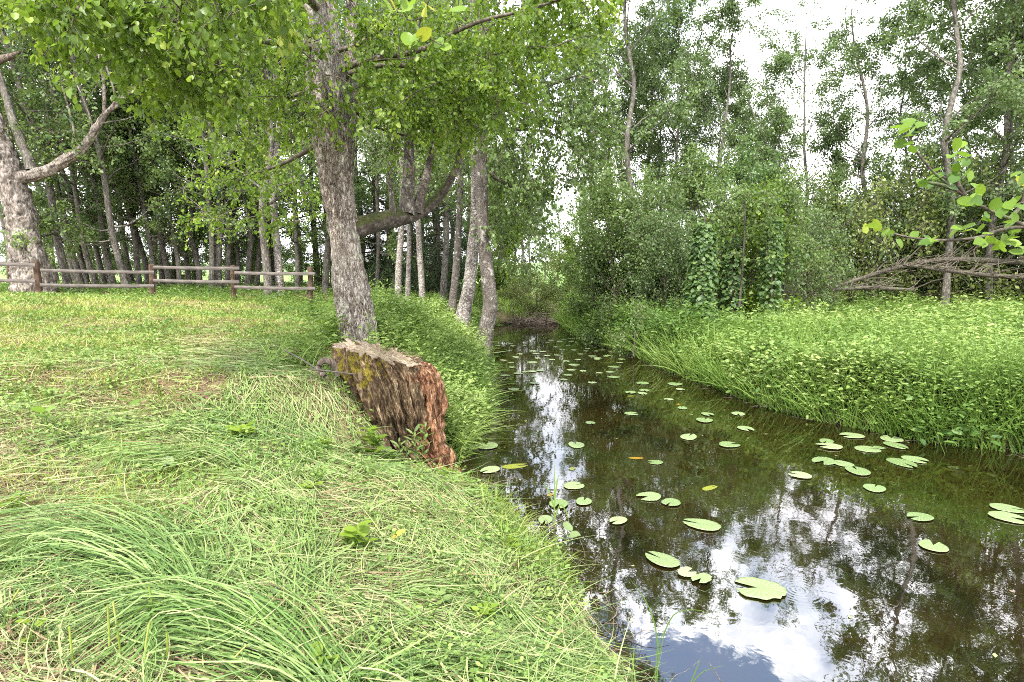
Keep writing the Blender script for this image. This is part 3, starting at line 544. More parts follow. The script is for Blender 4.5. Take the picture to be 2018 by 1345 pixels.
# ------------------------------------------------------------------ crowns built on hand-laid limbs
def px_path(L_, m=16): return polypath(np.array([pt(a, b, c) for a, b, c in L_]), m)
def region(x0, x1, y0, y1, d0, d1, n):
    x = rng.uniform(x0, x1, n); y = rng.uniform(y0, y1, n); d = rng.uniform(d0, d1, n)
    return np.array([pt(a, b, c) for a, b, c in zip(x, y, d)])
def crown_targets(T, nodes, root, nl=30, ls=.07, lw=.85, kind='near', rad=.22, droop=.12, hang=-.7, tbias=.5, rt=.006, tsp=.14):
    T = T[np.argsort(np.linalg.norm(T-root, axis=1))]; nodes = [np.asarray(nodes)]; P = []; R = []
    allN = nodes[0]; rr = np.linalg.norm(allN-root, axis=1)
    for q in T:
        d = np.linalg.norm(allN-q, axis=1)+.25*np.maximum(0, rr-np.linalg.norm(q-root)); k = int(np.argmin(d)); a = allN[k]
        Lg = np.linalg.norm(q-a); mid = (a+q)/2+UP*Lg*.12+rng.normal(0, .06*Lg, 3)
        s = np.linspace(0, 1, 6)[:, None]; c = (1-s)**2*a+2*s*(1-s)*mid+s*s*q; P.append(c); R.append(np.linspace(rt*(1+Lg*1.2), rt*.4, 6))
        allN = np.concatenate([allN, c[[2, 4, 5]]]); rr = np.linalg.norm(allN-root, axis=1)
    P = np.array(P); R = np.array(R); wood = tubes(P, R, 4); n = len(P)
    # sub-twigs
    k3 = 4; i3 = np.repeat(np.arange(n), k3); q, t = sample_path(P, i3, rng.uniform(.45, 1, n*k3)); d3 = nrm(t*.6+rng.normal(0, .6, (n*k3, 3))-UP*droop)
    L3 = rad*rng.uniform(.7, 1.6, n*k3); s = np.linspace(0, 1, 4)[None, :, None]; B = q[:, None]+d3[:, None]*L3[:, None, None]*s-UP*L3[:, None, None]*s*s*droop*2
    tubes(B, np.full((n*k3, 1), rt*.5)*(1-np.linspace(0, 1, 4)*.6)[None], 3, mb=wood)
    cr = MB(); tot = n*nl; ib = rng.integers(0, n*k3, tot); q, t = sample_path(B, ib, rng.random(tot)**.8); q = q+rng.normal(0, .02, (tot, 3))
    D = nrm(t*.5+rng.normal(0, .6, (tot, 3))+UP*hang); Nn = nrm(rng.normal(0, .8, (tot, 3))+UP*.9)
    tw = rng.normal(0, tsp, n); leaves(cr, q, D, Nn, ls*rng.uniform(.6, 1.25, tot), lw, np.clip(tbias+tw[ib//k3]+rng.normal(0, .12, tot), 0, 1), kind=kind)
    return wood, cr
def rough_trunk(path, rad, sides=96, rings=220, amp=.025, fs=16, zs=.22, flare=.35, fl_h=.5, lumps=.03):
    P = polypath(path, rings); R = np.interp(np.linspace(0, 1, rings), np.linspace(0, 1, len(rad)), rad); T = nrm(np.gradient(P, axis=0))
    A = nrm(np.cross(T, [0, 1.0, 0])); B = np.cross(T, A); th = np.arange(sides)/sides*2*pi
    z = np.concatenate([[0], np.cumsum(np.linalg.norm(np.diff(P, axis=0), axis=1))])
    c = np.stack([np.cos(th)[None]*R[:, None]*fs, np.sin(th)[None]*R[:, None]*fs, np.repeat(z[:, None]*fs*zs, sides, 1)], -1)
    w = vnoise3(c*.6+9, 1.0)*1.2; c2 = c+w[..., None]*.8
    n = 1-np.abs(vnoise3(c2, 1.6)*2-1); n2 = vnoise3(c2, 4.0); big = vnoise3(c*.16+3, 1.0)-.5
    fl = np.exp(-z/fl_h)*flare; but = 1+fl[:, None]*(.7+.45*np.cos(th*5+1)[None])
    r = R[:, None]*but*(1+big*lumps*8)+amp*(n**.8*-1.1+.5)+amp*.35*(n2-.5)
    V = P[:, None]+r[..., None]*(A[:, None]*np.cos(th)[None, :, None]+B[:, None]*np.sin(th)[None, :, None])
    i = np.arange(rings*sides).reshape(rings, sides); j = np.roll(i, -1, 1)
    return MB().add(V.reshape(-1, 3), np.stack([i[:-1], j[:-1], j[1:], i[1:]], -1).reshape(-1, 4))

# ---- the big lime trunk beside the stump
YM = 7.3
tpx = [(706, 700), (704, 655), (691, 572), (682, 500), (675, 442), (664, 370), (657, 312), (648, 208), (640, 120), (632, 40), (622, -120), (625, -350), (640, -650)]
mpath = [pt(a, b, YM) for a, b in tpx]; mroot = pt(703, 668, YM)
lime = tag(empty('lime_tree'), 'big rough-barked tree with bright leaves standing right behind the rotten stump', 'tree')
rough_trunk(mpath, [.20, .205, .215, .19, .185, .20, .225, .25, .235, .22, .19, .15, .08], rings=420, sides=110, amp=.034).build('trunk', M['bark_main'], lime)
f2 = px_path([(672, 400, 7.35), (680, 312, 7.4), (688, 200, 7.5), (690, 60, 7.6), (705, -150, 7.8), (720, -450, 8)], 40)
rough_trunk([pt(672, 420, 7.32)]+list(f2[::8])+[f2[-1]], [.11, .12, .11, .10, .08, .06, .05], sides=60, rings=200, amp=.022, flare=0).build('side_trunk', M['bark_main'], lime)
# mossy limb with its upright shoots
ml = px_path([(690, 452, 7.35), (730, 442, 7.5), (775, 430, 7.8), (815, 424, 8.1), (850, 402, 8.3), (880, 368, 8.4), (900, 325, 8.4), (908, 270, 8.5), (914, 150, 8.6)], 60)
limb = rough_trunk(ml[::6], [.125, .118, .11, .105, .09, .08, .07, .06, .05, .04, .03], sides=40, rings=140, amp=.016, fs=12, flare=0, lumps=.05).build('limb', M['moss'], lime)
for a in ([(768, 432, 7.75), (774, 410, 7.7), (771, 380, 7.7), (768, 330, 7.7), (778, 250, 7.7), (776, 120, 7.8)], [(800, 424, 7.95), (803, 390, 8), (806, 330, 8), (806, 250, 8.1), (812, 120, 8.2), (818, -80, 8.3)],
          [(822, 420, 8.1), (830, 385, 8.1), (843, 340, 8.1), (850, 300, 8.2), (862, 220, 8.2), (868, 100, 8.3)]):
    p_ = px_path(a, 30); r_ = {768: .045, 800: .10, 822: .075}[a[0][0]]
    rough_trunk(p_[::5], np.linspace(r_, r_*.4, 6), sides=28, rings=100, amp=.012, fs=14, flare=.2, fl_h=.2).build('shoot', M['bark_alder'], limb)
LIMBS = [[(630, 105, 7.3), (585, 90, 6.9), (520, 82, 6.4), (430, 60, 5.6), (330, 40, 4.8), (230, 50, 4.2)], [(668, 100, 7.2), (705, 88, 7.1), (745, 62, 6.9), (778, 32, 6.7), (840, -40, 6.4), (920, -120, 6.0)],
         [(665, 140, 7.3), (720, 120, 7.0), (770, 112, 6.8), (840, 95, 6.6), (900, 62, 6.5), (960, 38, 6.4), (1040, 20, 6.4), (1130, -10, 6.4)], [(672, 150, 7.4), (760, 128, 7.5), (850, 140, 7.6), (930, 160, 7.7), (1010, 165, 7.8), (1060, 200, 7.9)],
         [(640, 175, 7.3), (575, 190, 7.0), (500, 215, 6.8), (430, 200, 6.2), (360, 180, 5.6)], [(640, 30, 7.3), (540, -60, 6.2), (420, -120, 5.2), (280, -60, 4.3), (150, 20, 3.9)],
         [(640, 0, 7.3), (560, -160, 6.0), (480, -260, 4.6), (460, -150, 3.8), (440, -40, 3.5)], [(690, 0, 7.5), (800, -120, 7.2), (950, -160, 7.0), (1080, -80, 6.9), (1160, 20, 6.9)],
         [(650, 260, 7.4), (600, 300, 8.2), (540, 330, 9.0), (470, 350, 9.8)], [(690, 210, 7.6), (740, 250, 8), (820, 270, 8.4), (900, 260, 8.6)], [(640, -100, 7.3), (700, -300, 6.6), (850, -420, 5.8), (950, -380, 5)],
         [(635, -150, 7.3), (520, -380, 6.4), (350, -480, 5.4)], [(650, -300, 7.3), (800, -500, 8), (950, -600, 8)]]
LP = [px_path(a, 20) for a in LIMBS]
for a in LP: tubes(a[None], np.linspace(.042, .010, 20)[None]*np.clip(np.linalg.norm(a[-1]-a[0])/3, .6, 1.2), 7).build('branch', M['twig'], lime)
nodes = np.concatenate([a[3:] for a in LP]+[f2[10:], ml[35:]])
T = np.concatenate([region(700, 1000, 60, 260, 7.5, 9.5, 70), region(120, 560, -80, 95, 3.8, 5.6, 130), region(270, 470, 80, 205, 4.4, 6.2, 62), region(0, 160, -60, 45, 3.8, 4.8, 20), region(380, 600, 0, 300, 5.8, 8.4, 75), region(360, 620, 240, 460, 8.6, 12, 80),
                    region(715, 1060, 0, 230, 6.2, 8.6, 170), region(740, 960, 180, 290, 6.8, 9, 50), region(1040, 1200, -60, 110, 6.2, 7.6, 50), region(585, 725, -60, 250, 5.8, 6.9, 24),
                    region(150, 1080, -520, -70, 3.5, 9.5, 110)])
w_, c_ = crown_targets(T, nodes, pt(650, 200, YM), nl=52, ls=.056, lw=.80, rad=.27, tbias=.5)
w_.build('twigs', M['twig'], lime); c_.build('crown', M['leaf_bright'], lime)

# ---- three trees standing at the water's edge
def waterside(name, lab, bark, leaf, path, trad, limbs, T, nl, ls, amp=.015, **kw):
    t = tag(empty(name), lab, 'tree'); P = [pt(*a) for a in path]
    rough_trunk(P, trad, sides=48, rings=260, amp=amp, fs=12, zs=.5).build('trunk', M[bark], t)
    LPs = [px_path(a, 16) for a in limbs]; 
    for a in LPs: tubes(a[None], np.linspace(.05, .01, 16)[None], 6).build('branch', M['twig'], t)
    w, c = crown_targets(T, np.concatenate([a[2:] for a in LPs]+[np.array(P[-3:])]), P[len(P)//2], nl=nl, ls=ls, lw=.75, **kw)
    w.build('twigs', M['twig'], t); c.build('crown', M[leaf], t)
waterside('alder_tree', 'leaning tree standing in the water edge, grey mottled bark, rightmost of three', 'bark_alder', 'leaf_mid',
          [(946, 722, 13), (950, 700, 13), (958, 650, 13), (966, 600, 13), (961, 545, 13), (952, 450, 13), (949, 350, 13), (949, 280, 13), (950, 150, 13), (955, 0, 13), (965, -250, 13), (975, -500, 13)],
          [.19, .185, .175, .17, .155, .14, .135, .13, .12, .11, .08, .03],
          [[(950, 200, 13), (1010, 190, 13), (1080, 170, 12.8), (1140, 150, 12.6), (1190, 170, 12.5)], [(950, 260, 13), (1020, 255, 13.2), (1080, 262, 13.4), (1130, 290, 13.5), (1170, 335, 13.5)], [(952, 120, 13), (1050, 60, 13), (1150, 50, 13), (1200, 90, 13)],
           [(952, 330, 13), (990, 360, 13.2), (1040, 375, 13.4), (1090, 350, 13.5)], [(950, 60, 13), (880, 20, 13), (820, 40, 13)], [(960, -100, 13), (1060, -180, 13.2), (1150, -160, 13.5)], [(965, -150, 13), (880, -280, 13), (800, -250, 13)]],
          np.concatenate([region(960, 1180, 60, 370, 11.8, 14.5, 270), region(1100, 1215, 80, 330, 12, 14, 70), region(820, 980, 0, 260, 12, 14.5, 120), region(960, 1080, 330, 470, 12.6, 14.5, 60), region(800, 1150, -300, 0, 11.5, 14.5, 80)]), 36, .085, .02, kind='far', rad=.35, tbias=.45)
waterside('birch_tree', 'thick white birch with brown peeling foot, middle of three at the water', 'bark_birch', 'leaf_mid',
          [(902, 665, 15), (908, 645, 15), (915, 610, 15), (925, 560, 15), (933, 480, 15), (938, 400, 15), (937, 250, 15), (930, 50, 15), (925, -200, 15), (920, -400, 15)], [.20, .19, .18, .165, .15, .14, .12, .10, .07, .03],
          [[(937, 250, 15), (990, 220, 15.5), (1050, 230, 16)], [(938, 330, 15), (1000, 350, 16), (1050, 400, 17)], [(935, 100, 15), (870, 60, 15), (820, 100, 15)], [(930, -50, 15), (1000, -120, 15), (1060, -80, 15)]],
          np.concatenate([region(960, 1090, 300, 540, 15.5, 19, 105), region(830, 1000, 20, 330, 14, 17, 140), region(850, 1080, -250, 20, 14, 17, 45)]), 34, .09, kind='far', rad=.4, tbias=.6)
waterside('birch_tree', 'slim grey trunk, leftmost of three at the water edge', 'bark_alder', 'leaf_mid',
          [(886, 645, 16.5), (888, 632, 16.5), (893, 590, 16.5), (900, 520, 16.5), (905, 430, 16.5), (908, 330, 16.5), (905, 200, 16.5), (900, 0, 16.5), (900, -250, 16.5)], [.13, .125, .12, .105, .095, .09, .08, .06, .03],
          [[(905, 200, 16.5), (860, 170, 16.8), (820, 200, 17)], [(906, 280, 16.5), (940, 290, 17.2), (960, 330, 17.6)], [(903, 100, 16.5), (950, 60, 16.5), (1000, 80, 16)]],
          np.concatenate([region(800, 980, 60, 400, 15.8, 19, 170), region(840, 980, -150, 60, 15.8, 18, 60)]), 32, .09, kind='far', rad=.4, tbias=.5)

# ---- the gnarled old tree at the left
gn = tag(empty('gnarled_tree'), 'old gnarled pale tree with flaking bark at the left edge behind the fence', 'tree')
YG = 19.5
def G(L_): return [pt(a, b, YG) for a, b in L_]
rough_trunk(G([(72, 590), (62, 540), (48, 480), (38, 420), (22, 360), (8, 310), (-8, 250), (-30, 180), (-60, 60)]), [.55, .52, .48, .43, .44, .38, .3, .22, .12], sides=80, rings=260, amp=.10, fs=5, zs=.45, flare=.12, lumps=.07).build('trunk', M['bark_pale'], gn)
g1 = rough_trunk(G([(35, 352), (70, 345), (108, 330), (135, 312), (160, 295), (185, 262), (205, 228), (235, 200), (262, 172), (272, 140), (265, 110), (280, 85)]), [.19, .175, .16, .155, .145, .125, .105, .09, .07, .05, .035, .02], sides=44, rings=180, amp=.06, fs=7, flare=0, lumps=.07).build('limb', M['bark_pale'], gn)
for a, r in (([(205, 230), (210, 200), (212, 160), (205, 100), (198, 40)], .06), ([(222, 214), (232, 190), (225, 150), (215, 110)], .045), ([(150, 300), (148, 285), (155, 260), (148, 215), (135, 160)], .05), ([(262, 172), (280, 150), (292, 125)], .03), ([(185, 262), (182, 230), (172, 190), (150, 140)], .03)):
    p_ = polypath(G(a), 20); p_[:, 1] += np.linspace(0, -.4, 20); tubes(p_[None], np.linspace(r, r*.4, 20)[None], 8).build('shoot', M['bark_pale'], g1)
rough_trunk(G([(62, 335), (55, 310), (40, 275), (25, 235), (12, 190), (-5, 130), (-20, 40)]), [.15, .14, .13, .12, .11, .08, .05], sides=32, rings=120, amp=.03, fs=5, flare=.1).build('limb', M['bark_grey'], gn)
rough_trunk(G([(-30, 135), (-5, 120), (18, 113), (40, 103)]), [.14, .13, .10, .04], sides=24, rings=50, amp=.03, fs=6, flare=0).build('broken_limb', M['dead_wood'], gn)
w_, c_ = crown_targets(np.concatenate([region(-250, 180, 30, 300, 19, 22.5, 120), region(-300, 250, -150, 60, 18, 22.5, 150)]), np.array(G([(-8, 250), (-30, 180), (-60, 60), (12, 190), (-5, 130), (205, 100), (148, 215), (262, 172)])), pt(20, 350, YG), nl=26, ls=.11, kind='far', rad=.45, tbias=.4)
w_.build('twigs', M['twig'], gn); c_.build('crown', M['leaf_dark'], gn)

# ------------------------------------------------------------------ fence: posts and rails of one run
fence = tag(empty('wooden_fence'), 'low weathered two-rail wooden fence across the back of the lawn', 'fence')
def post(px, y0, y1, Yd, r=.075, lean=0):
    a = pt(px+lean, y0, Yd); b = pt(px, y1, Yd); b[2] -= .25; n = 10; P = np.linspace(b, a, n); P += (vnoise3(P, 2.1)[:, None]-.5)*.02
    m = tubes(P[None], np.full((1, n), r), 14); tl = m.v[0].reshape(n, 14, 3)[-1]; m.add(np.concatenate([tl, [tl.mean(0)+[0, 0, .02]]]), [[i, (i+1) % 14, 14] for i in range(14)]); m.build('post', M['post_wood'], fence)
post(300, 522, 588, 18.3, .085, -1.5); post(460, 524, 590, 18.3, .085, -1); post(612, 527, 604, 17.3, .08, -1); post(76, 515, 572, 17.6, .09, -5); post(17, 516, 545, 23, .07)
def rail(a, b, h=.10, t=.045):
    a = np.array(a); b = np.array(b); L_ = np.linalg.norm(b-a); n = max(6, int(L_/.12)); s = np.linspace(0, 1, n); c = s[:, None]*np.array([L_, 0, 0]); c[:, 2] -= np.sin(s*pi)*.015
    jw = (vnoise3(np.stack([s*L_*3, s*0, s*0+a[0]], -1))-.5)*.018; V = []
    prof = np.array([(-t/2, -h/2+.006), (-t/2+.006, -h/2), (t/2-.006, -h/2), (t/2, -h/2+.006), (t/2, h/2-.006), (t/2-.006, h/2), (-t/2+.006, h/2), (-t/2, h/2-.006)])
    for i in range(n): V.append(np.stack([np.full(8, c[i, 0]), prof[:, 0]+jw[i]*.5, c[i, 2]+prof[:, 1]*(1+jw[i]*4)], -1))
    V = np.array(V); ix = np.arange(n*8).reshape(n, 8); jx = np.roll(ix, -1, 1); m = MB().add(V.reshape(-1, 3), np.stack([ix[:-1], jx[:-1], jx[1:], ix[1:]], -1).reshape(-1, 4))
    for r_ in (0, n-1): m.add(np.concatenate([V[r_], [V[r_].mean(0)]]), [[i, (i+1) % 8, 8] for i in range(8)])
    o = m.build('rail', M['rail_wood'], fence, smooth=False); d = b-a; o.location = a; o.rotation_euler = (0, -math.asin(d[2]/L_), math.atan2(d[1], d[0]))
for x0, y0, d0, x1, y1, d1 in [(-90, 516, 17.2, 70, 523, 17.5), (-90, 548, 17.2, 70, 555, 17.5), (80, 533, 17.6, 304, 537, 18.15), (80, 562, 17.6, 304, 564, 18.15), (303, 527, 18.15, 472, 529, 18.15),
                               (303, 553, 18.15, 472, 556, 18.15), (463, 538, 18.05, 621, 540, 17.15), (463, 566, 18.05, 622, 569, 17.15), (-10, 517, 22.8, 60, 521, 23.5)]:
    rail(pt(x0, y0, d0-.07), pt(x1, y1, d1-.07))

# ------------------------------------------------------------------ the rotten stump
def stump_mat():
    m, N, L = mat_new('rotten_wood'); v = mapping(N, L, (20, 20, 5.0)); sa = noise(N, L, v, 1.0, 8, .75, .8); sb = noise(N, L, mapping(N, L, (60, 60, 26)), 1.0, 5, .7); st = mth(N, L, 'ADD', mth(N, L, 'MULTIPLY', sa, .68), mth(N, L, 'MULTIPLY', sb, .32)); v1 = mapping(N, L, (1, 1, 1)); big = noise(N, L, v1, 5.5, 5, .65)
    g = N.new('ShaderNodeTexCoord'); s = N.new('ShaderNodeSeparateXYZ'); L.new(g.outputs['Object'], s.inputs[0])
    grey = ramp(N, L, st, [(.38, (.010, .007, .004)), (.46, (.05, .032, .018)), (.53, (.15, .10, .055)), (.64, (.46, .38, .26))])
    red = ramp(N, L, st, [(.39, (.02, .009, .005)), (.47, (.10, .045, .022)), (.53, (.28, .14, .07)), (.63, (.58, .40, .27))])
    pn = noise(N, L, v1, 4.2, 5, .6); pm = N.new('ShaderNodeMapRange'); L.new(pn, pm.inputs['Value']); pm.inputs['From Min'].default_value = .46; pm.inputs['From Max'].default_value = .60
    grey = mixc(N, L, mth(N, L, 'MULTIPLY', pm.outputs[0], .75), grey, ramp(N, L, st, [(.40, (.006, .004, .003)), (.50, (.035, .022, .012)), (.62, (.12, .085, .045))]))
    at = N.new('ShaderNodeAttribute'); at.attribute_name = 'tint'
    rf = N.new('ShaderNodeMapRange'); L.new(mth(N, L, 'ADD', at.outputs['Fac'], mth(N, L, 'MULTIPLY', mth(N, L, 'SUBTRACT', big, .5), .55)), rf.inputs['Value']); rf.inputs['From Min'].default_value = .47; rf.inputs['From Max'].default_value = .55
    c = mixc(N, L, rf.outputs[0], grey, red)
    # moss low to mid on the lawn side
    zc = mth(N, L, 'ABSOLUTE', mth(N, L, 'SUBTRACT', s.outputs['Z'], -.18)); xc = mth(N, L, 'ABSOLUTE', mth(N, L, 'SUBTRACT', s.outputs['X'], -.14))
    mk = mth(N, L, 'SUBTRACT', noise(N, L, v1, 8, 5, .7), mth(N, L, 'ADD', mth(N, L, 'MULTIPLY', zc, .45), mth(N, L, 'MULTIPLY', xc, .45)))
    mf = N.new('ShaderNodeMapRange'); L.new(mk, mf.inputs['Value']); mf.inputs['From Min'].default_value = .42; mf.inputs['From Max'].default_value = .48
    c = mixc(N, L, mth(N, L, 'MULTIPLY', mf.outputs[0], .8), c, ramp(N, L, noise(N, L, v1, 40, 4), [(.35, (.07, .06, .006)), (.65, (.26, .21, .02))]))
    p = N.new('ShaderNodeBsdfPrincipled'); L.new(c, p.inputs['Base Color']); p.inputs['Roughness'].default_value = .9; p.inputs['Specular IOR Level'].default_value = .2
    b = N.new('ShaderNodeBump'); b.inputs['Strength'].default_value = 1.0; b.inputs['Distance'].default_value = .02; L.new(st, b.inputs['Height']); L.new(b.outputs[0], p.inputs['Normal'])
    o = N.new('ShaderNodeOutputMaterial'); L.new(p.outputs[0], o.inputs[0]); return m
M['rotten'] = stump_mat()
def stump():
    YS = 5.55; org = pt(752, 676, YS); sides, rings = 260, 110; th = np.arange(sides)/sides*2*pi
    # outline in metres: left edge / right edge against height, read as a leaning, widening bole
    tz = np.linspace(0, 1, rings); ztop = 0.0; zbot = -1.42
    kz = [0, .08, .2, .38, .55, .75, .9, 1]; lx = np.interp(tz, kz, [-.43, -.42, -.38, -.30, -.20, -.02, .12, .16]); rx = np.interp(tz, kz, [.36, .43, .47, .53, .57, .62, .71, .82])
    rx = rx+(vnoise3(np.stack([tz*7, tz*0+3, tz*0], -1))-.5)*.16*np.minimum(tz*6, 1)+(vnoise3(np.stack([tz*19, tz*0+8, tz*0], -1))-.5)*.05; cxs = (lx+rx)/2; rad = (rx-lx)/2; V = np.zeros((rings, sides, 3)); tn = np.zeros((rings, sides))
    for i, t in enumerate(tz):
        z = ztop+(zbot-ztop)*t; c = np.stack([np.cos(th)*5, np.sin(th)*5, np.full(sides, z*.8)], -1); st = vnoise3(c, 1.3)-.5; st2 = vnoise3(c*np.array([4, 4, 1.2]), 1.0)-.5; st3 = vnoise3(c*np.array([9, 9, 2.5])+4, 1.0)-.5
        r = 1+st*.26+st2*.30+st3*.20-.16*np.clip(np.sin(th*11+st*6), 0, 1)**6
        for q, (a0, dp) in enumerate([(3.5, .07), (4.05, .10), (4.4, .06), (4.75, .11), (5.1, .07), (5.45, .10), (5.8, .06), (2.9, .08), (.4, .06)]):
            wv = a0+.35*(vnoise3(np.array([[z*2.2+q*5, q*3.3, 0]]))[0]-.5); dd = np.abs((th-wv+pi) % (2*pi)-pi); r = r-dp*np.exp(-(dd/.045)**2)*(.5+vnoise3(np.array([[z*4+q, 0, q*2.0]]))[0])
        V[i, :, 0] = cxs[i]+np.cos(th)*rad[i]*r; V[i, :, 1] = np.sin(th)*np.minimum(rad[i]*.95, .42)*r+.05*t; V[i, :, 2] = z
        tn[i] = .5+np.cos(th)*.5*.62-.26+.16*t
    # ragged rim, tipping down towards the water
    rim = -.19*(np.cos(th)*.5+.5)-.07*np.clip(np.cos(th), 0, 1)**3+(vnoise3(np.stack([np.cos(th)*9, np.sin(th)*9, th*0+2], -1))-.5)*.10
    w = np.exp(-tz*9)[:, None]; V[:, :, 2] += rim[None]*w+(0.0)
    m = MB(); ix = np.arange(rings*sides).reshape(rings, sides); jx = np.roll(ix, -1, 1); m.add(V.reshape(-1, 3), np.stack([ix[:-1], ix[1:], jx[1:], jx[:-1]], -1).reshape(-1, 4), np.clip(tn, 0, 1).ravel())
    st = tag(empty('tree_stump', org), 'rotten reddish broken tree stump on the creek bank edge', 'stump'); m.build('side_wood', M['rotten'], st)
    # top face: worn and hollowed
    rr = np.linspace(1, .0, 16); ctr = np.array([cxs[0], 0, -.09]); T_ = []
    for k in rr:
        ring = ctr+(V[0]-ctr)*k; nz = vnoise3(np.stack([ring[:, 0]*14, ring[:, 1]*45, ring[:, 2]*0], -1))-.5; ring[:, 2] += (nz*.05-.03)*min(1, (1-k)*6); T_.append(ring)
    T_ = np.array(T_); n = len(rr); ix = np.arange(n*sides).reshape(n, sides); jx = np.roll(ix, -1, 1)
    MB().add(T_.reshape(-1, 3), np.stack([ix[:-1], jx[:-1], jx[1:], ix[1:]], -1).reshape(-1, 4)).build('cut_face', M['cutface'], st)
    # splintered red slab standing off the right side
    for (x0, y0, z0, x1, z1, wd) in ((.45, .02, -.55, .42, -.24, .05), (.50, -.22, -.80, .47, -.34, .04), (.60, -.24, -1.25, .55, -.72, .04)):
        k = 26; s = np.linspace(0, 1, k); P = np.stack([x0+(x1-x0)*s, np.full(k, y0), z0+(z1-z0)*s], -1); P += (np.stack([vnoise3(P*9+q) for q in (1, 5, 8)], -1)-.5)*.04
        R = wd*(.9+.5*(vnoise3(P*14)-.5))*np.minimum(1, (1-s)*5+.35); mm = tubes(P[None], R[None], 9, .95); mm.v[0] += (vnoise3(mm.v[0], 30)[:, None]-.5)*.03
        tl = mm.v[0].reshape(k, 9, 3)[-1]; mm.add(np.concatenate([tl, [tl.mean(0)+[0, 0, .01]]]), [[i, (i+1) % 9, 9] for i in range(9)], .95); mm.build('splinter', M['rotten'], st)
    n = 260; a = rng.random(n)*6.28; q = np.sqrt(rng.random(n))*.9; P = np.stack([cxs[0]+np.cos(a)*rad[0]*q, np.sin(a)*.36*q, -.02-.17*(np.cos(a)*q*.5+.5)+rng.uniform(0, .02, n)], -1)+org
    d = nrm(np.stack([rng.normal(1, .5, n), rng.normal(0, .5, n), rng.normal(0, .04, n)], -1)); mb = MB(); blades(mb, P, d, rng.uniform(.08, .25, n), .005, .05, 2, rng.uniform(.6, 1, n), side=nrm(np.cross(d, UP)))
    tag(mb.build('dry_straw', M['hay']), 'dry grass clippings lying on top of the stump', kind='stuff')
M['cutface'] = grain('cutface', 0, [(.32, (.05, .035, .022)), (.5, (.24, .18, .12)), (.7, (.50, .42, .32))])
stump()
# knobbly root and sticks left of the stump
rt = polypath([pt(*a) for a in [(668, 738, 5.3), (655, 716, 5.25), (636, 712, 5.2), (628, 728, 5.2), (640, 742, 5.15)]], 24)
tag(tubes(rt[None], np.linspace(.04, .02, 24)[None], 10).build('root', M['dead_wood']), 'curled dead root sticking out left of the stump', 'root')
for a, lab in (([(560, 690, 5.4), (600, 712, 5.3), (645, 740, 5.2)], 'upper dry stick leaning against the curled root'), ([(610, 728, 5.1), (660, 733, 5.2), (700, 738, 5.1)], 'lower pale stick lying level beside the curled root')):
    P = polypath([pt(*q) for q in a], 14); tag(tubes(P[None], np.linspace(.008, .005, 14)[None], 6).build('stick', M['rail_wood']), lab, 'stick')

# ------------------------------------------------------------------ fallen wood on the right, brush pile at the bend
def log(path, rad, lab, n=160):
    t = tag(empty('fallen_trunk'), lab, 'fallen tree'); n = int(n*.45); P = [pt(*a) for a in path]; rough_trunk(P, rad, sides=24, rings=120, amp=.02, fs=8, flare=0).build('trunk', M['bark_dark'], t)
    pp = polypath(P, 60)[None]; q, tt = sample_path(pp, np.zeros(n, int), rng.random(n)); d = side_dirs(tt, rng.uniform(.5, 1.3, n)); d[:, 2] = np.abs(d[:, 2])*.8; Ls = rng.uniform(.4, 2.0, n); s = np.linspace(0, 1, 6)[None, :, None]
    B = wander(q[:, None]+d[:, None]*Ls[:, None, None]*s-UP*Ls[:, None, None]*.25*s*s, .18, 1.5); tubes(B, (.012+.012*rng.random(n))[:, None]*np.linspace(1, .3, 6)[None], 4).build('dead_branches', M['twig'], t); return t
log([(1630, 572, 20.5), (1700, 548, 20.5), (1760, 530, 20.6), (1830, 516, 20.8), (1900, 512, 21), (1980, 516, 21.2), (2080, 522, 21.5)], [.05, .07, .085, .09, .10, .10, .10], 'long dark fallen trunk lying across the back of the herb meadow')
log([(1780, 522, 20), (1850, 532, 20), (1930, 541, 20.1), (2018, 548, 20.2), (2100, 555, 20.3)], [.05, .065, .08, .085, .09], 'second fallen trunk under the long one near the right edge')
t = log([(1500, 590, 19), (1600, 575, 19.3), (1700, 568, 19.6), (1800, 572, 20)], [.05, .07, .08, .06], 'thin dark fallen stem low behind the herbs', 90)
def brush(cx, Yd, w, h, n, lab, name='brush_pile'):
    x0 = (cx-CX)/F_PX*Yd; P0 = np.stack([x0+rng.uniform(-w, w, n), Yd+rng.uniform(-.5, .6, n), rng.uniform(0, h, n)*rng.random(n)+.02], -1); d = nrm(np.stack([rng.normal(0, 1, n), rng.normal(0, .5, n), rng.normal(.15, .25, n)], -1))
    Ls = rng.uniform(.3, 1.3, n); s = np.linspace(0, 1, 5)[None, :, None]; B = wander(P0[:, None]+d[:, None]*Ls[:, None, None]*s-UP*.2*Ls[:, None, None]*s*s, .12, 2); B[..., 2] = np.maximum(B[..., 2], .01)
    return tag(tubes(B, rng.uniform(.006, .018, n)[:, None]*np.linspace(1, .4, 5)[None], 4).build(name, M['dead_wood']), lab, 'brush pile')
brush(1040, 22.3, 1.1, .20, 240, 'brown pile of dead twigs at the water where the creek bends')
brush(1098, 22.0, .5, .6, 90, 'small clump of dead sticks in the water right of the big brush pile')
P = polypath([pt(1249, 702, 13.0), pt(1250, 680, 13), pt(1252, 652, 13)], 8); tag(tubes(P[None], np.linspace(.022, .014, 8)[None], 6).build('stake', M['rail_wood']), 'thin pale stick standing up out of the water by the right bank', 'stick')

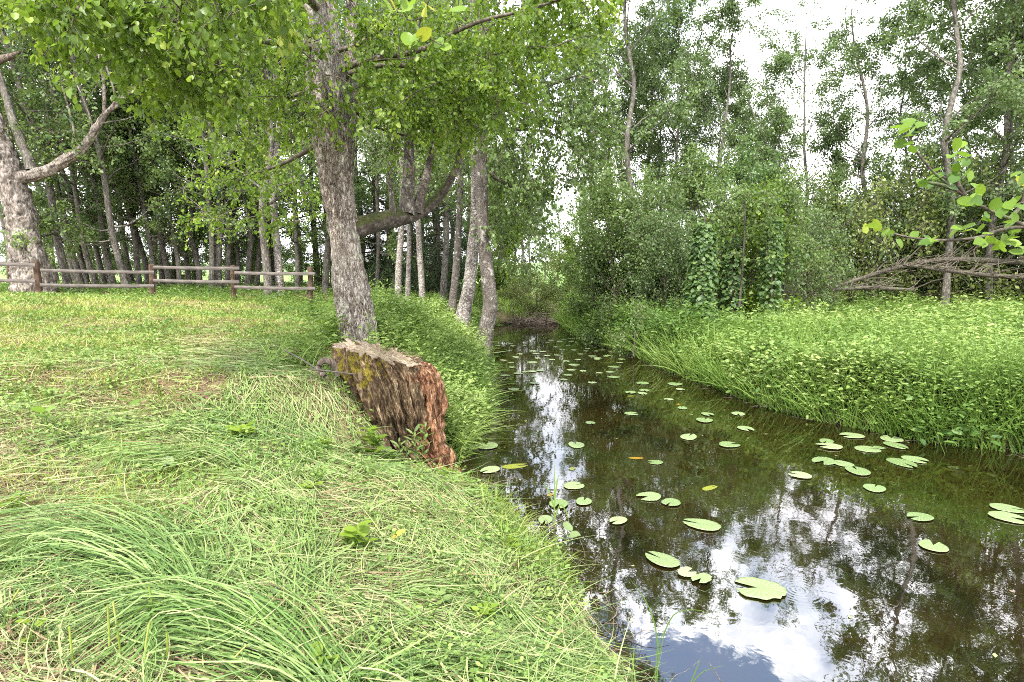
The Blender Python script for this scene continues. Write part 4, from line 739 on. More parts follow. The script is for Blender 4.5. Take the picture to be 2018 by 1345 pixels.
# ------------------------------------------------------------------ branches close to the lens
def near_branch(name, lab, twigs, lv, mat, d0, size, extra=0, seg_t=.006):
    t = tag(empty(name), lab, 'branch'); 
    wd = MB()
    for tw in twigs:
        P = px_path(tw, 22); tubes(P[None], np.linspace(seg_t, seg_t*.3, 22)[None], 7, mb=wd)
    wd.build('twig', M['bark_dark'], t)
    P = np.array([pt(a, b, d0+rng.uniform(-.12, .12)) for a, b, c in lv]); n = len(P); D = nrm(rng.normal(0, .55, (n, 3))+np.array([-.5, 0, .0])); Nn = nrm(rng.normal(0, .55, (n, 3))+UP*1.0+np.array([0, -.35, 0]))
    mb = MB(); sz = size*rng.uniform(.75, 1.15, n); leaves(mb, P-D*sz[:, None]*.5, D, Nn, sz, .80, np.array([c for _, _, c in lv]), kind='round', fold=.12); mb.build('leaves', mat, t); return t
LV = [(1801, 255, .35), (1783, 251, .3), (1765, 250, .4), (1794, 268, .15), (1772, 281, .1), (1889, 285, .5), (1908, 295, .2), (1872, 309, .45), (1893, 316, .1), (1911, 348, .4), (1812, 360, .25), (1835, 350, .35), (1851, 345, .1), (1824, 366, .05), (1932, 372, .5), (1926, 386, .35), (1908, 403, .4),
      (1945, 423, .1), (1960, 404, .2), (2002, 397, .4), (2015, 410, .2), (1843, 469, .5), (1880, 459, .5), (1900, 456, .6), (1932, 452, .45), (1952, 472, .5), (1968, 480, .45), (1989, 469, .3), (1986, 438, .3), (2015, 488, .4), (1726, 443, .6), (1705, 449, .65), (1752, 468, .35), (1812, 472, .3),
      (1773, 481, .3), (2012, 360, .95), (2002, 344, .3), (1885, 330, .15), (1870, 365, .1), (1930, 405, .1), (1975, 420, .15), (1965, 488, .45), (2000, 455, .3), (1747, 458, .1), (1830, 475, .1), (2025, 440, .3), (1790, 283, .05), (1878, 348, .05), (1998, 478, .5), (1938, 480, .4)]
near_branch('overhanging_branch', 'bright leafy branch reaching in from the right edge close to the viewer', [[(2600, 640, .9), (2250, 520, 1.45), (2080, 468, 1.6), (1990, 432, 1.65), (1930, 405, 1.65), (1880, 372, 1.65), (1835, 335, 1.65), (1800, 290, 1.65), (1785, 262, 1.65)],
            [(2250, 520, 1.45), (2090, 452, 1.6), (1990, 450, 1.65), (1930, 468, 1.65), (1860, 474, 1.65), (1790, 468, 1.65), (1715, 447, 1.65)], [(1990, 432, 1.65), (2015, 400, 1.65), (2020, 365, 1.65)], [(1900, 385, 1.65), (1880, 340, 1.65), (1890, 300, 1.65)], [(1880, 372, 1.65), (1840, 362, 1.65), (1812, 360, 1.65)]], LV+[(a+rng.uniform(-14, 14), b+rng.uniform(-12, 12), min(.6, c*.8)) for a, b, c in LV], M['leaf_yellow'], 1.65, .035, seg_t=.007)
LV2 = [(765, 12, .55), (782, 22, .45), (800, 14, .5), (772, 4, .97), (812, 6, .5), (842, 12, .8), (838, 24, .75), (822, 52, .3), (812, 80, .4), (818, 76, .35), (803, 75, .4), (838, 66, .85), (865, 83, .4), (876, 92, .5), (904, 8, .45), (900, 20, .4), (832, -10, .5), (790, -8, .4), (860, -12, .4), (795, 30, .45)]
near_branch('yellowing_twig', 'twig with yellowing leaves hanging in at the top centre', [[(960, -260, 2.0), (900, -90, 2.5), (850, -10, 2.6), (835, 30, 2.6), (805, 40, 2.6), (770, 8, 2.6)], [(835, 25, 2.6), (825, 55, 2.6), (845, 75, 2.6), (872, 90, 2.6)], [(900, -90, 2.5), (905, -20, 2.6), (902, 20, 2.6)]], LV2, M['leaf_yellow'], 2.6, .068)

# ------------------------------------------------------------------ grass and herbs
def logY(n, a, b, p=1.0): return np.exp(rng.uniform(np.log(a), np.log(b), n))
def left_pts(n, y0, y1, dmin=.0, margin=1.12, xmax=None):
    y = logY(n, y0, y1); lo = -y*.93*margin-.9; hi = xl(y)-dmin; x = lo+(hi-lo)*rng.random(n); return x, y
def flat(x, y, dz=0.0): return np.stack([x, y, H(x, y)+dz], -1)
def tintf(x, y, sc, base, amp, sd=.10, off=0): return np.clip(base+(vn2(x, y, sc, off)-.5)*amp*2+rng.normal(0, sd, len(x)), 0, 1)
def patch_keep(x, y, sc, thr, off=0, soft=.12): return rng.random(len(x)) < sst(vn2(x, y, sc, off)*.7+vn2(x, y, sc*3, off+1)*.3, thr-soft, thr+soft)

BARE = [(435, 985, .26), (60, 1040, .30), (190, 1235, .24), (690, 925, .22), (330, 880, .22), (150, 930, .25), (870, 1200, .20), (700, 790, .20), (520, 880, .22), (1000, 1255, .16), (40, 1330, .22)]
BP = []
for px_, py_, r_ in BARE:
    p_ = atz(px_, py_, .6)
    for _ in range(8): p_ = atz(px_, py_, float(H(p_[0], p_[1])))
    BP.append((p_[0], p_[1], r_))
def instump(x, y):
    b = np.zeros(len(x))
    for bx, by, br in BP: b = np.maximum(b, np.exp(-((x-bx)**2+((y-by)*.8)**2)/(br*br)*(.7+.8*vn2(x, y, 5, 77))))
    return instump0(x, y) | (rng.random(len(x)) < b*.88)
def instump0(x, y): return (((x+1.0)/.42)**2+((y-5.55)/.42)**2 < 1) | ((((x+1.1)/.5)**2+((y-4.95)/.38)**2 < 1) & (rng.random(len(x)) < .30))
# upright mown stubble over the whole left lawn
mb = MB(); x, y = left_pts(140000, 1.5, 21, .02); k = (patch_keep(x, y, 1.5, .38, 4) | (rng.random(len(x)) < np.interp(y, [4, 8], [0, .75]))) & (rng.random(len(x)) < np.interp(y, [2, 4, 6], [.40, .6, 1])) & (rng.random(len(x)) < np.interp(xl(y)-x, [.0, .5, 1.5, 2.5], [.35, .35, .5, 1])) & ~instump(x, y); x, y = x[k], y[k]; n = len(x)
tall = 1+.8*patch_keep(x, y, 1.1, .6, 9)
blades(mb, flat(x, y, -.01), rdir(n, 1.7, .45), (.035+.075*rng.random(n))*tall*(.75+y*.035), .0048+.0006*y, .35, 2, tintf(x, y, .8, .57, .30, .13, 3)); 
tag(mb.build('mown_grass', M['grass']), 'short sunlit yellow-green mown grass covering the lawn on the left', kind='stuff')
# lying clippings, combed in swaths
mb = MB(); x, y = left_pts(115000, 1.5, 9, .0, xmax=None); d = xl(y)-x; k = (rng.random(len(x)) < np.interp(d, [0, .5, 2.2, 3.5, 6], [.8, 1, .9, .35, .12])) & patch_keep(x, y, 1.3, .42, 12) & ~instump(x, y); x, y = x[k], y[k]; n = len(x)
a = (vn2(x, y, .7, 21)-.5)*7+rng.normal(0, .55, n); D = np.stack([np.cos(a), np.sin(a), rng.normal(.04, .12, n)], -1); ln = rng.uniform(.06, .42, n)
lift = rng.random(n)**2*.07; c_ = flat(x, y, .012)+UP*lift[:, None]; c2 = c_+D*ln[:, None]*np.array([1, 1, 0]); dz = H(c2[:, 0], c2[:, 1])+.012+lift*.7-c_[:, 2]; D[:, 2] = dz/ln*.9+rng.normal(0, .06, n)
bd = np.stack([-np.sin(a), np.cos(a), 0*a], -1)*rng.normal(0, .35, n)[:, None]; sd = nrm(np.cross(nrm(D), nrm(rng.normal(0, .35, (n, 3))+UP)))
blades(mb, c_, D, ln, .0028+.0050*rng.random(n)**1.5+.0003*y, 1.0, 3, tintf(x, y, 1.5, .44, .60, .24, 5), side=sd, bdir=bd)
tag(mb.build('grass_clippings', M['hay']), 'loose pale clippings strewn over the near bank', kind='stuff')
mb = MB(); x, y = left_pts(90000, 1.5, 10, .02); k = ~instump0(x, y); x, y = x[k], y[k]; n = len(x); a = rng.random(n)*6.28; D = np.stack([np.cos(a), np.sin(a), rng.normal(.1, .2, n)], -1)
blades(mb, flat(x, y, .006), D, rng.uniform(.03, .12, n)*(.8+.06*y), .0035+.0009*y, .1, 2, np.clip(rng.normal(.80, .17, n)+(vn2(x, y, 1.2, 90)-.5)*.3, 0, 1), side=nrm(np.cross(nrm(D), UP+rng.normal(0, .3, (n, 3)))))
tag(mb.build('dry_thatch', M['hay']), 'dry brownish thatch lying between the grass stems of the lawn', kind='stuff')
# small ground-cover leaves
mb = MB(); x, y = left_pts(120000, 1.5, 20, .03); k = patch_keep(x, y, 1.8, .50, 15) & (rng.random(len(x)) < np.interp(y, [2, 5], [.35, 1])) & ~instump(x, y); x, y = x[k], y[k]; n = len(x)
leaves(mb, flat(x, y, .01)+UP*(rng.random(n)*.07)[:, None], rdir(n, .2), nrm(rng.normal(0, .45, (n, 3))+UP), (.016+.020*rng.random(n))*(.8+y*.09), .75, tintf(x, y, 1.1, .52, .35, .15, 6), kind='far')
tag(mb.build('ground_cover', M['herb']), 'low clover-like leaves scattered through the lawn', kind='stuff')
# lush growth between the lawn trees and the water
def lush(n, y0, y1, dlo, dhi, h0, h1, seed, name, mat, lab, base=.5, w=.007, bend=.5, keep=.3, thr_off=0, hang=0):
    mb = MB(); y = logY(n, y0, y1); d = dlo+(dhi-dlo)*rng.random(n)**1.1; x = xl(y)-d; k = patch_keep(x, y, 1.4, keep, seed) & ~instump(x, y) & ~((y > 5.5) & (y < 7.5) & (x < -1.25) & (rng.random(n) < .8)); x, y, d = x[k], y[k], d[k]; n = len(x)
    D = rdir(n, 2.0, .85); D[:, 0] += .18*np.exp(-np.maximum(d, 0)*1.5); P = flat(x, y, 0); P[:, 2] = np.maximum(P[:, 2], .0)
    hh = (h0+(h1-h0)*rng.random(n))*(.7+.6*vn2(x, y, 1.2, seed+2)); blades(mb, P, D, hh, w*(.7+.6*rng.random(n))*(.75+y*.035), bend, 4, tintf(x, y, 1.0, base, .3, .13, seed)); return tag(mb.build(name, mat), lab, kind='stuff')
lush(15000, 5.9, 21, -.06, 2.0, .20, .75, 31, 'bank_grass', M['lush_grass'], 'tall lush green grass on the bank between the trees and the water', .66, .012)
lush(9000, 14, 23, -.1, 5, .2, .5, 33, 'shade_grass', M['lush_grass'], 'grass in the shade beneath the waterside trees', .35)
lush(3600, 1.6, 6.0, -.05, .45, .05, .26, 35, 'edge_grass', M['grass'], 'fringe of short grass along the near water edge', .56, .0055, .4, .42)
def herbs(name, x, y, h, m, ls, lab, mat, tb, tsc=.7, tamp=.35, off=0, stem=True, spread=.09, lw=.5, thr=None):
    """leafy plants: every plant a stem with m leaves up its height"""
    n = len(x); P = flat(x, y); P[:, 2] = np.maximum(P[:, 2], 0); ax = rdir(n, 3.2, .6); mb = MB(); s = rng.uniform(.12, 1, (n, m))**.75
    q = P[:, None]+ax[:, None]*(h[:, None]*s)[..., None]; az = rng.random((n, m))*6.28; o = np.stack([np.cos(az), np.sin(az), rng.normal(.12, .3, (n, m))], -1); q = q+o*(spread*rng.random((n, m)))[..., None]
    t = tintf(x, y, tsc, tb, tamp, .08, off)[:, None]+rng.normal(0, .10, (n, m))+.10*(s-.5); sz = (ls[:, None] if np.ndim(ls) else ls)*rng.uniform(.6, 1.2, (n, m))*(1.15-.5*s)
    leaves(mb, q.reshape(-1, 3), o.reshape(-1, 3), nrm(rng.normal(0, .55, (n*m, 3))+UP+o.reshape(-1, 3)*.5), sz.ravel(), lw, np.clip(t, 0, 1).ravel(), kind='near')
    if stem: tubes(P[:, None]+ax[:, None]*(h[:, None, None]*np.linspace(0, 1, 3)[None, :, None]), np.full((n, 1), .0035)*np.array([[1, .8, .4]]), 3, .4, mb)
    return tag(mb.build(name, mat), lab, kind='stuff')
n = 7500; y = logY(n, 6.0, 20); x = xl(y)-(-.05+2.0*rng.random(n)); k = ~instump(x, y) & patch_keep(x, y, 1.1, .42, 41) & ~((y < 7.5) & (x < -1.25) & (rng.random(n) < .85)); x, y = x[k], y[k]
herbs('bank_herbs', x, y, (.18+.5*rng.random(len(x))**1.3)*(.6+.9*vn2(x, y, 1.0, 47)), 15, .078+.0025*y, 'leafy bright herbs on the bank below the lime tree', M['herb'], .76, off=42, lw=.4)
n = 1900; y = logY(n, 1.7, 7); x = xl(y)-(-.06+4.2*rng.random(n)**1.3); k = ~instump(x, y) & patch_keep(x, y, 1.5, .48, 81); x, y = x[k], y[k]
herbs('bank_weeds', x, y, rng.uniform(.05, .17, len(x)), 9, .036+.002*y, 'small leafy weeds growing through the clippings near the water', M['herb'], .58, off=82, spread=.04, lw=.6)
n = 3600; y = logY(n, 7.5, 30); x = -rng.random(n)*y*.62-1.3+.5; k = (x < xl(y)-1.2) & patch_keep(x, y, .5, .5, 44) & (y > 7.5+np.interp(x, [-8, -4, -2], [9, 4, 0])); x, y = x[k], y[k]
herbs('undergrowth', x, y, rng.uniform(.10, .32, len(x))*np.interp(y, [8, 18, 26], [.8, .9, 1.6]), 12, .05+.0022*y, 'low dark undergrowth round the trees and the fence', M['herb'], .38, off=45)
n = 2600; y = rng.uniform(19, 31, n); x = rng.uniform(-30, -1, n); herbs('wood_floor_plants', x, y, rng.uniform(.15, .45, n), 14, .12, 'leafy floor of the wood behind the fence', M['herb'], .30, off=46)
# right bank: herbs, tall grass, meadow at the back
n = 13500; y = logY(n, 3.2, 27); w_ = np.maximum(y*.93*1.12+1.2-xr(y), .5); x = xr(y)+np.where(rng.random(n) < .33, .9*rng.random(n), w_*rng.random(n))-.06; e = x-xr(y); h = (.26+.52*rng.random(n)**1.3)*(.6+.95*vn2(x, y, .8, 50))*np.interp(e, [0, .6, 2], [1.15, 1.2, 1.0])
herbs('meadow_herbs', x, y, h, 17, (.085+.0040*y)*(.6+.8*vn2(x, y, .9, 58)), 'dense knee-high nettles and meadowsweet on the right bank', M['herb'], .53, .5, .6, off=51, lw=.42, spread=.12)
n = 32000; y = logY(n, 3.2, 23); e = -.16+3.0*rng.random(n)**1.9; xt = rng.random(n) < .42; e = np.where(xt, rng.random(n)*np.maximum(y*.95-xr(y)+1, 1), e); x = xr(y)+e; k = (patch_keep(x, y, .8, .47, 55)*(~xt | patch_keep(x, y, 1.3, .48, 59))) | (rng.random(n) < np.interp(e, [0, .5, 1], [.9, .5, .06])); x, y, e = x[k], y[k], e[k]; n = len(x)
mb = MB(); D = rdir(n, 3.2, .8); D[:, 0] -= .15*np.exp(-np.maximum(e, 0)*2); P = flat(x, y); P[:, 2] = np.maximum(P[:, 2], 0)
blades(mb, P, D, rng.uniform(.30, .98, n)*(.75+.5*vn2(x, y, 1, 57)), .0125*(.6+.8*rng.random(n))*(.75+y*.035), rng.uniform(.1, .55, n), 4, tintf(x, y, .9, .60, .35, .12, 56)); tag(mb.build('reed_grass', M['lush_grass']), 'tall bright grass arching over the water along the right bank', kind='stuff')
mb = MB(); nc = 70; cy_ = logY(nc, 5.5, 20); cx_ = xr(cy_)+.1+4.0*rng.random(nc)**1.6; ii_ = np.repeat(np.arange(nc), 38); n = len(ii_); x = cx_[ii_]+rng.normal(0, .13, n); y = cy_[ii_]+rng.normal(0, .13, n)
blades(mb, flat(x, y), rdir(n, 5, .8), rng.uniform(.6, 1.15, n)*(.8+.35*rng.random(nc)[ii_]), .013*(.7+.5*rng.random(n))*(.8+y*.03), rng.uniform(.05, .4, n), 4, np.clip((.25+.55*rng.random(nc))[ii_]+rng.normal(0, .1, n), 0, 1)); tag(mb.build('tall_reeds', M['lush_grass']), 'taller upright reed clumps rising out of the herbs on the right bank', kind='stuff')
nc = 60; cy_ = logY(nc, 6, 20); cx_ = xr(cy_)+.05+2.6*rng.random(nc)**1.4; ii_ = np.repeat(np.arange(nc), 13); n = len(ii_); x = cx_[ii_]+rng.normal(0, .17, n); y = cy_[ii_]+rng.normal(0, .17, n)
herbs('broadleaf_clumps', x, y, rng.uniform(.45, .85, n), 15, .125, 'darker broad-leaved clumps along the right bank', M['herb'], .28, .8, .25, off=61, lw=.55, spread=.13)
n = 16000; y = rng.uniform(22.5, 38, n); x = rng.uniform(-6, 12, n); x[:7000] = rng.uniform(-4, 4, 7000); y[:7000] = rng.uniform(22.3, 26, 7000); mb = MB(); blades(mb, flat(x, y), rdir(n, 2, .5), rng.uniform(.2, .55, n), .03, .4, 2, tintf(x, y, .4, .75, .3, .1, 60)); tag(mb.build('far_meadow_grass', M['lush_grass']), 'light green meadow grass beyond the bend of the creek', kind='stuff')
# submerged weed seen near the right bank is part of the water's olive colour; dead leaves float here and there
n = 260; y = logY(n, 2.6, 12); x = xl(y)+(xr(y)-xl(y))*rng.random(n); edge = np.minimum(x-xl(y), xr(y)-x); k = rng.random(n) < np.interp(edge, [0, .3, 1], [1, .5, .12]); x, y = x[k], y[k]; n = len(x)
mb = MB(); leaves(mb, np.stack([x, y, np.full(n, .004)], -1), rdir(n)*np.array([1, 1, 0]), np.tile(UP, (n, 1)), rng.uniform(.015, .05, n), .5, rng.uniform(.5, 1, n), fold=.02, kind='far'); tag(mb.build('floating_debris', M['hay']), 'bits of grass and leaf floating on the creek', kind='stuff')

for sd_, lab in ((0, 'dead stems and twigs lying in the shallow water along the left bank'), (1, 'dead stems and roots hanging into the water along the right bank')):
    n = 260; y = logY(n, 2.4, 20); e_ = rng.uniform(-.05, .28, n); x = xl(y)+e_ if sd_ == 0 else xr(y)-e_; a = rng.random(n)*6.28; d = nrm(np.stack([np.cos(a), np.sin(a), rng.normal(.12, .18, n)], -1)); Ls = rng.uniform(.08, .40, n)
    B = wander(np.stack([x, y, np.full(n, .004)], -1)[:, None]+d[:, None]*Ls[:, None, None]*np.linspace(0, 1, 5)[None, :, None], .05, 5); B[..., 2] = np.maximum(B[..., 2], .002)
    tag(tubes(B, rng.uniform(.0012, .004, n)[:, None]*np.linspace(1, .4, 5)[None], 4).build('drowned_twigs', M['dead_wood']), lab, kind='stuff')
# ------------------------------------------------------------------ laid-over sedge tufts in the foreground
def sedge(lab, guide, n, wd, ln, z=.05, cols=(.1, .75), w=.0058, arch=.12):
    """blades follow one swept curve in the ground plane (photo column/row of points on the turf), each with its own offset"""
    g = []
    for a, b in guide:
        p = atz(a, b, .6)
        for _ in range(6): p = atz(a, b, float(H(p[0], p[1]))+z)
        g.append(p)
    G_ = polypath(np.array(g), 40); L_ = np.linalg.norm(np.diff(G_, axis=0), axis=1).sum(); T_ = nrm(np.gradient(G_, axis=0)); S_ = nrm(np.cross(T_, UP)); m = 9
    s0 = rng.random(n)**1.3*.62; le = rng.uniform(.35, .95, n)*ln/L_; s = s0[:, None]+le[:, None]*np.linspace(0, 1, m)[None]; s = np.clip(s, 0, 1.15); i = np.clip(s, 0, 1)*39; i0 = np.clip(np.floor(i).astype(int), 0, 38); f = (i-i0)[..., None]
    C = G_[i0]*(1-f)+G_[i0+1]*f+T_[-1]*(np.maximum(s-1, 0)*L_)[..., None]; S2 = S_[i0]; uu = np.linspace(0, 1, m)[None]; off = (rng.normal(0, wd, n)*(.45+.75*np.abs(s0-.25)))[:, None]+(rng.normal(0, .32, n)*le*L_)[:, None]*uu+(rng.normal(0, .10, n)*le*L_)[:, None]*uu*uu; u = np.linspace(0, 1, m)[None]
    C = C+S2*off[..., None]; gz = H(C[..., 0], C[..., 1]); C[..., 2] = gz+.015+(np.sin(np.clip(u*1.15, 0, 1)*pi)*arch*rng.uniform(.3, 1.3, n)[:, None])+rng.uniform(0, z*1.6, n)[:, None]*(1-.5*u)
    C += np.cumsum(rng.normal(0, .003, (n, m, 3)), 1); Td = nrm(np.gradient(C, axis=1)); sd = nrm(np.cross(Td, nrm(rng.normal(0, .5, (n, 1, 3))+UP))); ww = w*rng.uniform(.6, 1.3, n)[:, None]*(1-u**2.2)+.0004
    V = np.stack([C-sd*ww[..., None]*.5, C+sd*ww[..., None]*.5], 2).reshape(n, m*2, 3); b = np.arange(n)[:, None]*(m*2); F = np.concatenate([b+[2*j, 2*j+1, 2*j+3, 2*j+2] for j in range(m-1)])
    mb = MB(); mb.add(V.reshape(-1, 3), F, np.repeat(np.clip(rng.uniform(*cols, n)+rng.normal(0, .08, n), 0, 1), m*2)); return tag(mb.build('sedge_tuft', M['sedge']), lab, 'grass tuft', 'laid-over sedge tufts in the foreground')
sedge('long green sedge swept left across the bottom left corner, upper of the two', [(375, 1215), (330, 1165), (250, 1105), (150, 1075), (40, 1085), (-80, 1120)], 321, 0.128, 1.5, .05, (0.08, 1.0), arch=0.074)
sedge('dark green sedge along the very bottom edge, left of centre', [(690, 1400), (600, 1330), (500, 1275), (400, 1235), (300, 1225), (220, 1260)], 362, 0.135, 1.3, .05, (0.03, 1.0), arch=0.074)
sedge('pale flattened sedge standing in a curved sheaf below the middle of the lawn', [(575, 1235), (590, 1160), (592, 1090), (570, 1020), (520, 960), (440, 930)], 290, 0.112, 1.2, .035, (0.43, 1.0), arch=0.043)
sedge('light sedge tuft fanning left around the pale burdock leaf', [(480, 925), (400, 895), (330, 905), (250, 912), (190, 925)], 123, 0.090, .9, .04, (0.33, 1.0), arch=0.050)
sedge('grey-green sedge combed towards the water beneath the stump', [(690, 925), (760, 930), (830, 960), (880, 1010), (910, 1075)], 217, 0.120, 1.2, .03, (0.33, 1.0), arch=0.031)
sedge('flat pale swath of sedge right of the bottom centre', [(650, 1180), (760, 1185), (870, 1180), (960, 1195), (1020, 1215)], 217, 0.090, 1.0, .03, (0.43, 1.0), arch=0.025)
sedge('green sedge at the bottom edge right of the dark tuft', [(680, 1370), (780, 1330), (880, 1310), (980, 1310), (1080, 1330)], 217, 0.105, 1.1, .03, (0.28, 1.0), arch=0.031)
sedge('thin long sedge lying diagonally down towards the water', [(840, 1040), (910, 1110), (980, 1180), (1050, 1240), (1110, 1290)], 87, 0.060, 1.3, .03, (0.33, 1.0), arch=0.031)
sedge('upright-curved sedge sheaf left of the pale one', [(400, 1190), (440, 1120), (420, 1050), (370, 1000)], 103, 0.105, .9, .04, (0.33, 1.0), arch=0.050)

mb = MB(); x, y = left_pts(5200, 1.6, 5.5, .05); k = ~instump(x, y); x, y = x[k], y[k]; n = len(x); a = rng.random(n)*6.28; D = np.stack([np.cos(a), np.sin(a), rng.normal(.02, .10, n)], -1); ln = rng.uniform(.12, .50, n)
bd = np.stack([-np.sin(a), np.cos(a), 0*a-.15], -1)*rng.normal(0, .45, n)[:, None]; blades(mb, flat(x, y, .03)+UP*(rng.random(n)**1.5*.10)[:, None], D, ln, .003+.004*rng.random(n), 1.0, 5, np.clip(rng.normal(.30, .26, n), 0, 1), side=nrm(np.cross(nrm(D), nrm(rng.normal(0, .5, (n, 3))+UP))), bdir=bd)
tag(mb.build('tangled_blades', M['hay']), 'tangled long cut blades lying every way over the near bank', kind='stuff')
# ------------------------------------------------------------------ single plants one can point at
def onturf(px, py):
    p = atz(px, py, .6)
    for _ in range(8): p = atz(px, py, float(H(p[0], p[1])))
    return p
def tf(px, Y):
    x = (px-CX)/F_PX*Y*1.04; return np.array([x, Y, float(H(x, Y))])
def plant(name, lab, px, py, h, lv, size, mat, cat='plant', lw=.7, kind='round', tint=.5, stems=1, up=.3, group=None, col=.6, at=None):
    """px,py = foot of the plant"""
    b = onturf(px, py) if at is None else at; t = tag(empty(name, b), lab, cat, group); st = MB(); lf = MB()
    for k in range(stems):
        tip = np.array([rng.normal(0, .13)*h, rng.normal(0, .1)*h, h*rng.uniform(.75, 1)]); o = np.array([rng.normal(0, .02), rng.normal(0, .02), -.02])*(stems > 1); P = polypath([o+[0, 0, -.03], o*.5+tip*.5+rng.normal(0, .02*h, 3), tip+o], 10)
        tubes(P[None], np.linspace(.0035, .0018, 10)[None]*(.7+h), 5, .4, st); s = np.linspace(.35, 1, lv); q, tt = sample_path(P[None], np.zeros(lv, int), s); az = np.arange(lv)*2.4+rng.random()*6
        D = np.stack([np.cos(az), np.sin(az), np.full(lv, up)], -1); sz = size*rng.uniform(.7, 1.1, lv); leaves(lf, q+nrm(D)*.012, D, nrm(rng.normal(0, .25, (lv, 3))+UP), sz, lw, np.clip(tint+rng.normal(0, .12, lv), 0, 1), kind=kind, fold=.12)
    st.build('stem', M['lush_grass'], t); lf.build('leaves', M[mat], t); return t
plant('weed', 'broad yellow-green maple-like seedling at the left edge of the lawn', 92, 850, .20, 6, .085, 'leaf_yellow', tint=.35)
plant('weed', 'small seedling with a dark green cupped leaf on a thin stalk in the lawn', 250, 832, .20, 4, .09, 'leaf_bright', tint=.5)
plant('burdock', 'pale grey-green wilted burdock leaves lying on the near grass', 312, 925, .06, 5, .20, 'leaf_grey', tint=.95, up=.05)
plant('weed', 'bright round-leaved seedling in the trampled grass below the stump', 712, 1095, .20, 6, .085, 'leaf_bright', stems=3, tint=.7)
plant('weed', 'small yellow leaf plant right of the round-leaved seedling', 778, 1085, .09, 5, .06, 'leaf_yellow', tint=.85)
plant('willowherb', 'tall thin plant with narrow leaves in front of the stump', 823, 905, .52, 22, .10, 'leaf_mid', lw=.28, kind='near', tint=.6, stems=2, up=.6, at=tf(823, 4.86))
plant('willowherb', 'narrow-leaved plant leaning at the foot of the stump', 797, 880, .42, 16, .08, 'leaf_mid', lw=.3, kind='near', tint=.55, stems=2, up=.6, at=tf(795, 4.88))
plant('weed', 'fresh green goutweed rising left of the stump face', 742, 850, .40, 8, .10, 'leaf_bright', tint=.45, stems=3, at=tf(738, 4.8))
plant('weed', 'dark green leafy weed below the stump on the slope', 715, 900, .18, 9, .07, 'leaf_mid', tint=.6, stems=4, at=tf(700, 4.6))
plant('weed', 'toothed-leaved weed between the tall thin plants and the stump foot', 770, 900, .22, 9, .08, 'leaf_mid', tint=.65, stems=4, at=tf(770, 4.72))
plant('weed', 'low leafy weed at the water side foot of the stump', 905, 930, .22, 9, .08, 'leaf_bright', tint=.5, stems=3, at=tf(868, 5.0))
plant('weed', 'pale leafy weed in the lawn left of the stump', 480, 870, .13, 7, .09, 'leaf_bright', tint=.75, stems=3)
plant('weed', 'leafy weed in the mown grass in the middle of the lawn', 640, 890, .10, 8, .07, 'leaf_bright', tint=.5, stems=4)
plant('sapling', 'light green sapling growing left of the big trunk foot', 652, 705, .55, 14, .11, 'leaf_yellow', tint=.2, stems=3, cat='sapling', kind='near')
plant('sapling', 'young leafy plant beside the last fence post', 620, 665, .50, 14, .11, 'leaf_yellow', tint=.15, stems=2, cat='sapling', kind='near')
plant('weed', 'dark leafy plant at the foot of the big trunk', 712, 690, .30, 9, .09, 'leaf_dark', tint=.7, stems=3)
plant('weed', 'leafy plant standing in the bottom left foreground', 60, 1290, .16, 5, .045, 'leaf_bright', tint=.8, stems=1)
plant('weed', 'bright leaf shoot at the bottom edge left of centre', 640, 1345, .14, 5, .07, 'leaf_bright', tint=.7, stems=2)
for i, (px, py, lab) in enumerate([(25, 1010, 'clump of bright weed at the left edge beneath the maple-like seedling'), (150, 1090, 'bright small-leaved weed above the swept sedge'), (610, 980, 'weed with bright leaves on the brown bare patch'), (690, 770, 'small green weed against the left base of the stump'), (420, 780, 'light weed in the upper lawn left of the stick'),
                                   (860, 1200, 'pale leafy weed on the clippings right of the bottom centre'), (950, 1230, 'small green weed near the bank edge at the bottom'), (1130, 1185, 'green weed hanging at the water edge'), (1010, 1090, 'leafy weed at the water edge above the wilted lily leaf'), (560, 800, 'yellow-green weed in the lawn near the dry stick')]):
    plant('weed', lab, px, py, .11, 7, .055, ('leaf_bright', 'leaf_mid')[i % 2], tint=.7, stems=4, kind='near')
# stubble stalks bottom left
for si, (px, py, h) in enumerate(sorted([(150, 1345, .20), (215, 1320, .24), (232, 1290, .20), (290, 1345, .22), (305, 1250, .19), (28, 1240, .16), (455, 1350, .15), (320, 1345, .18), (240, 1335, .17)])):
    b = onturf(px, py); P = polypath([[0, 0, -.03], [rng.normal(0, .01), rng.normal(0, .01), h*.5], [rng.normal(.02, .02), 0, h]], 8); o = tubes(P[None], np.linspace(.0042, .003, 8)[None], 7, rng.uniform(.5, .72)).build('cut_stalk', M['grass']); o.location = b.tolist()
    tag(o, '%s cut hollow green stalk from the left, bottom left foreground' % ORD[si], 'stalk', 'cut stalks bottom left')
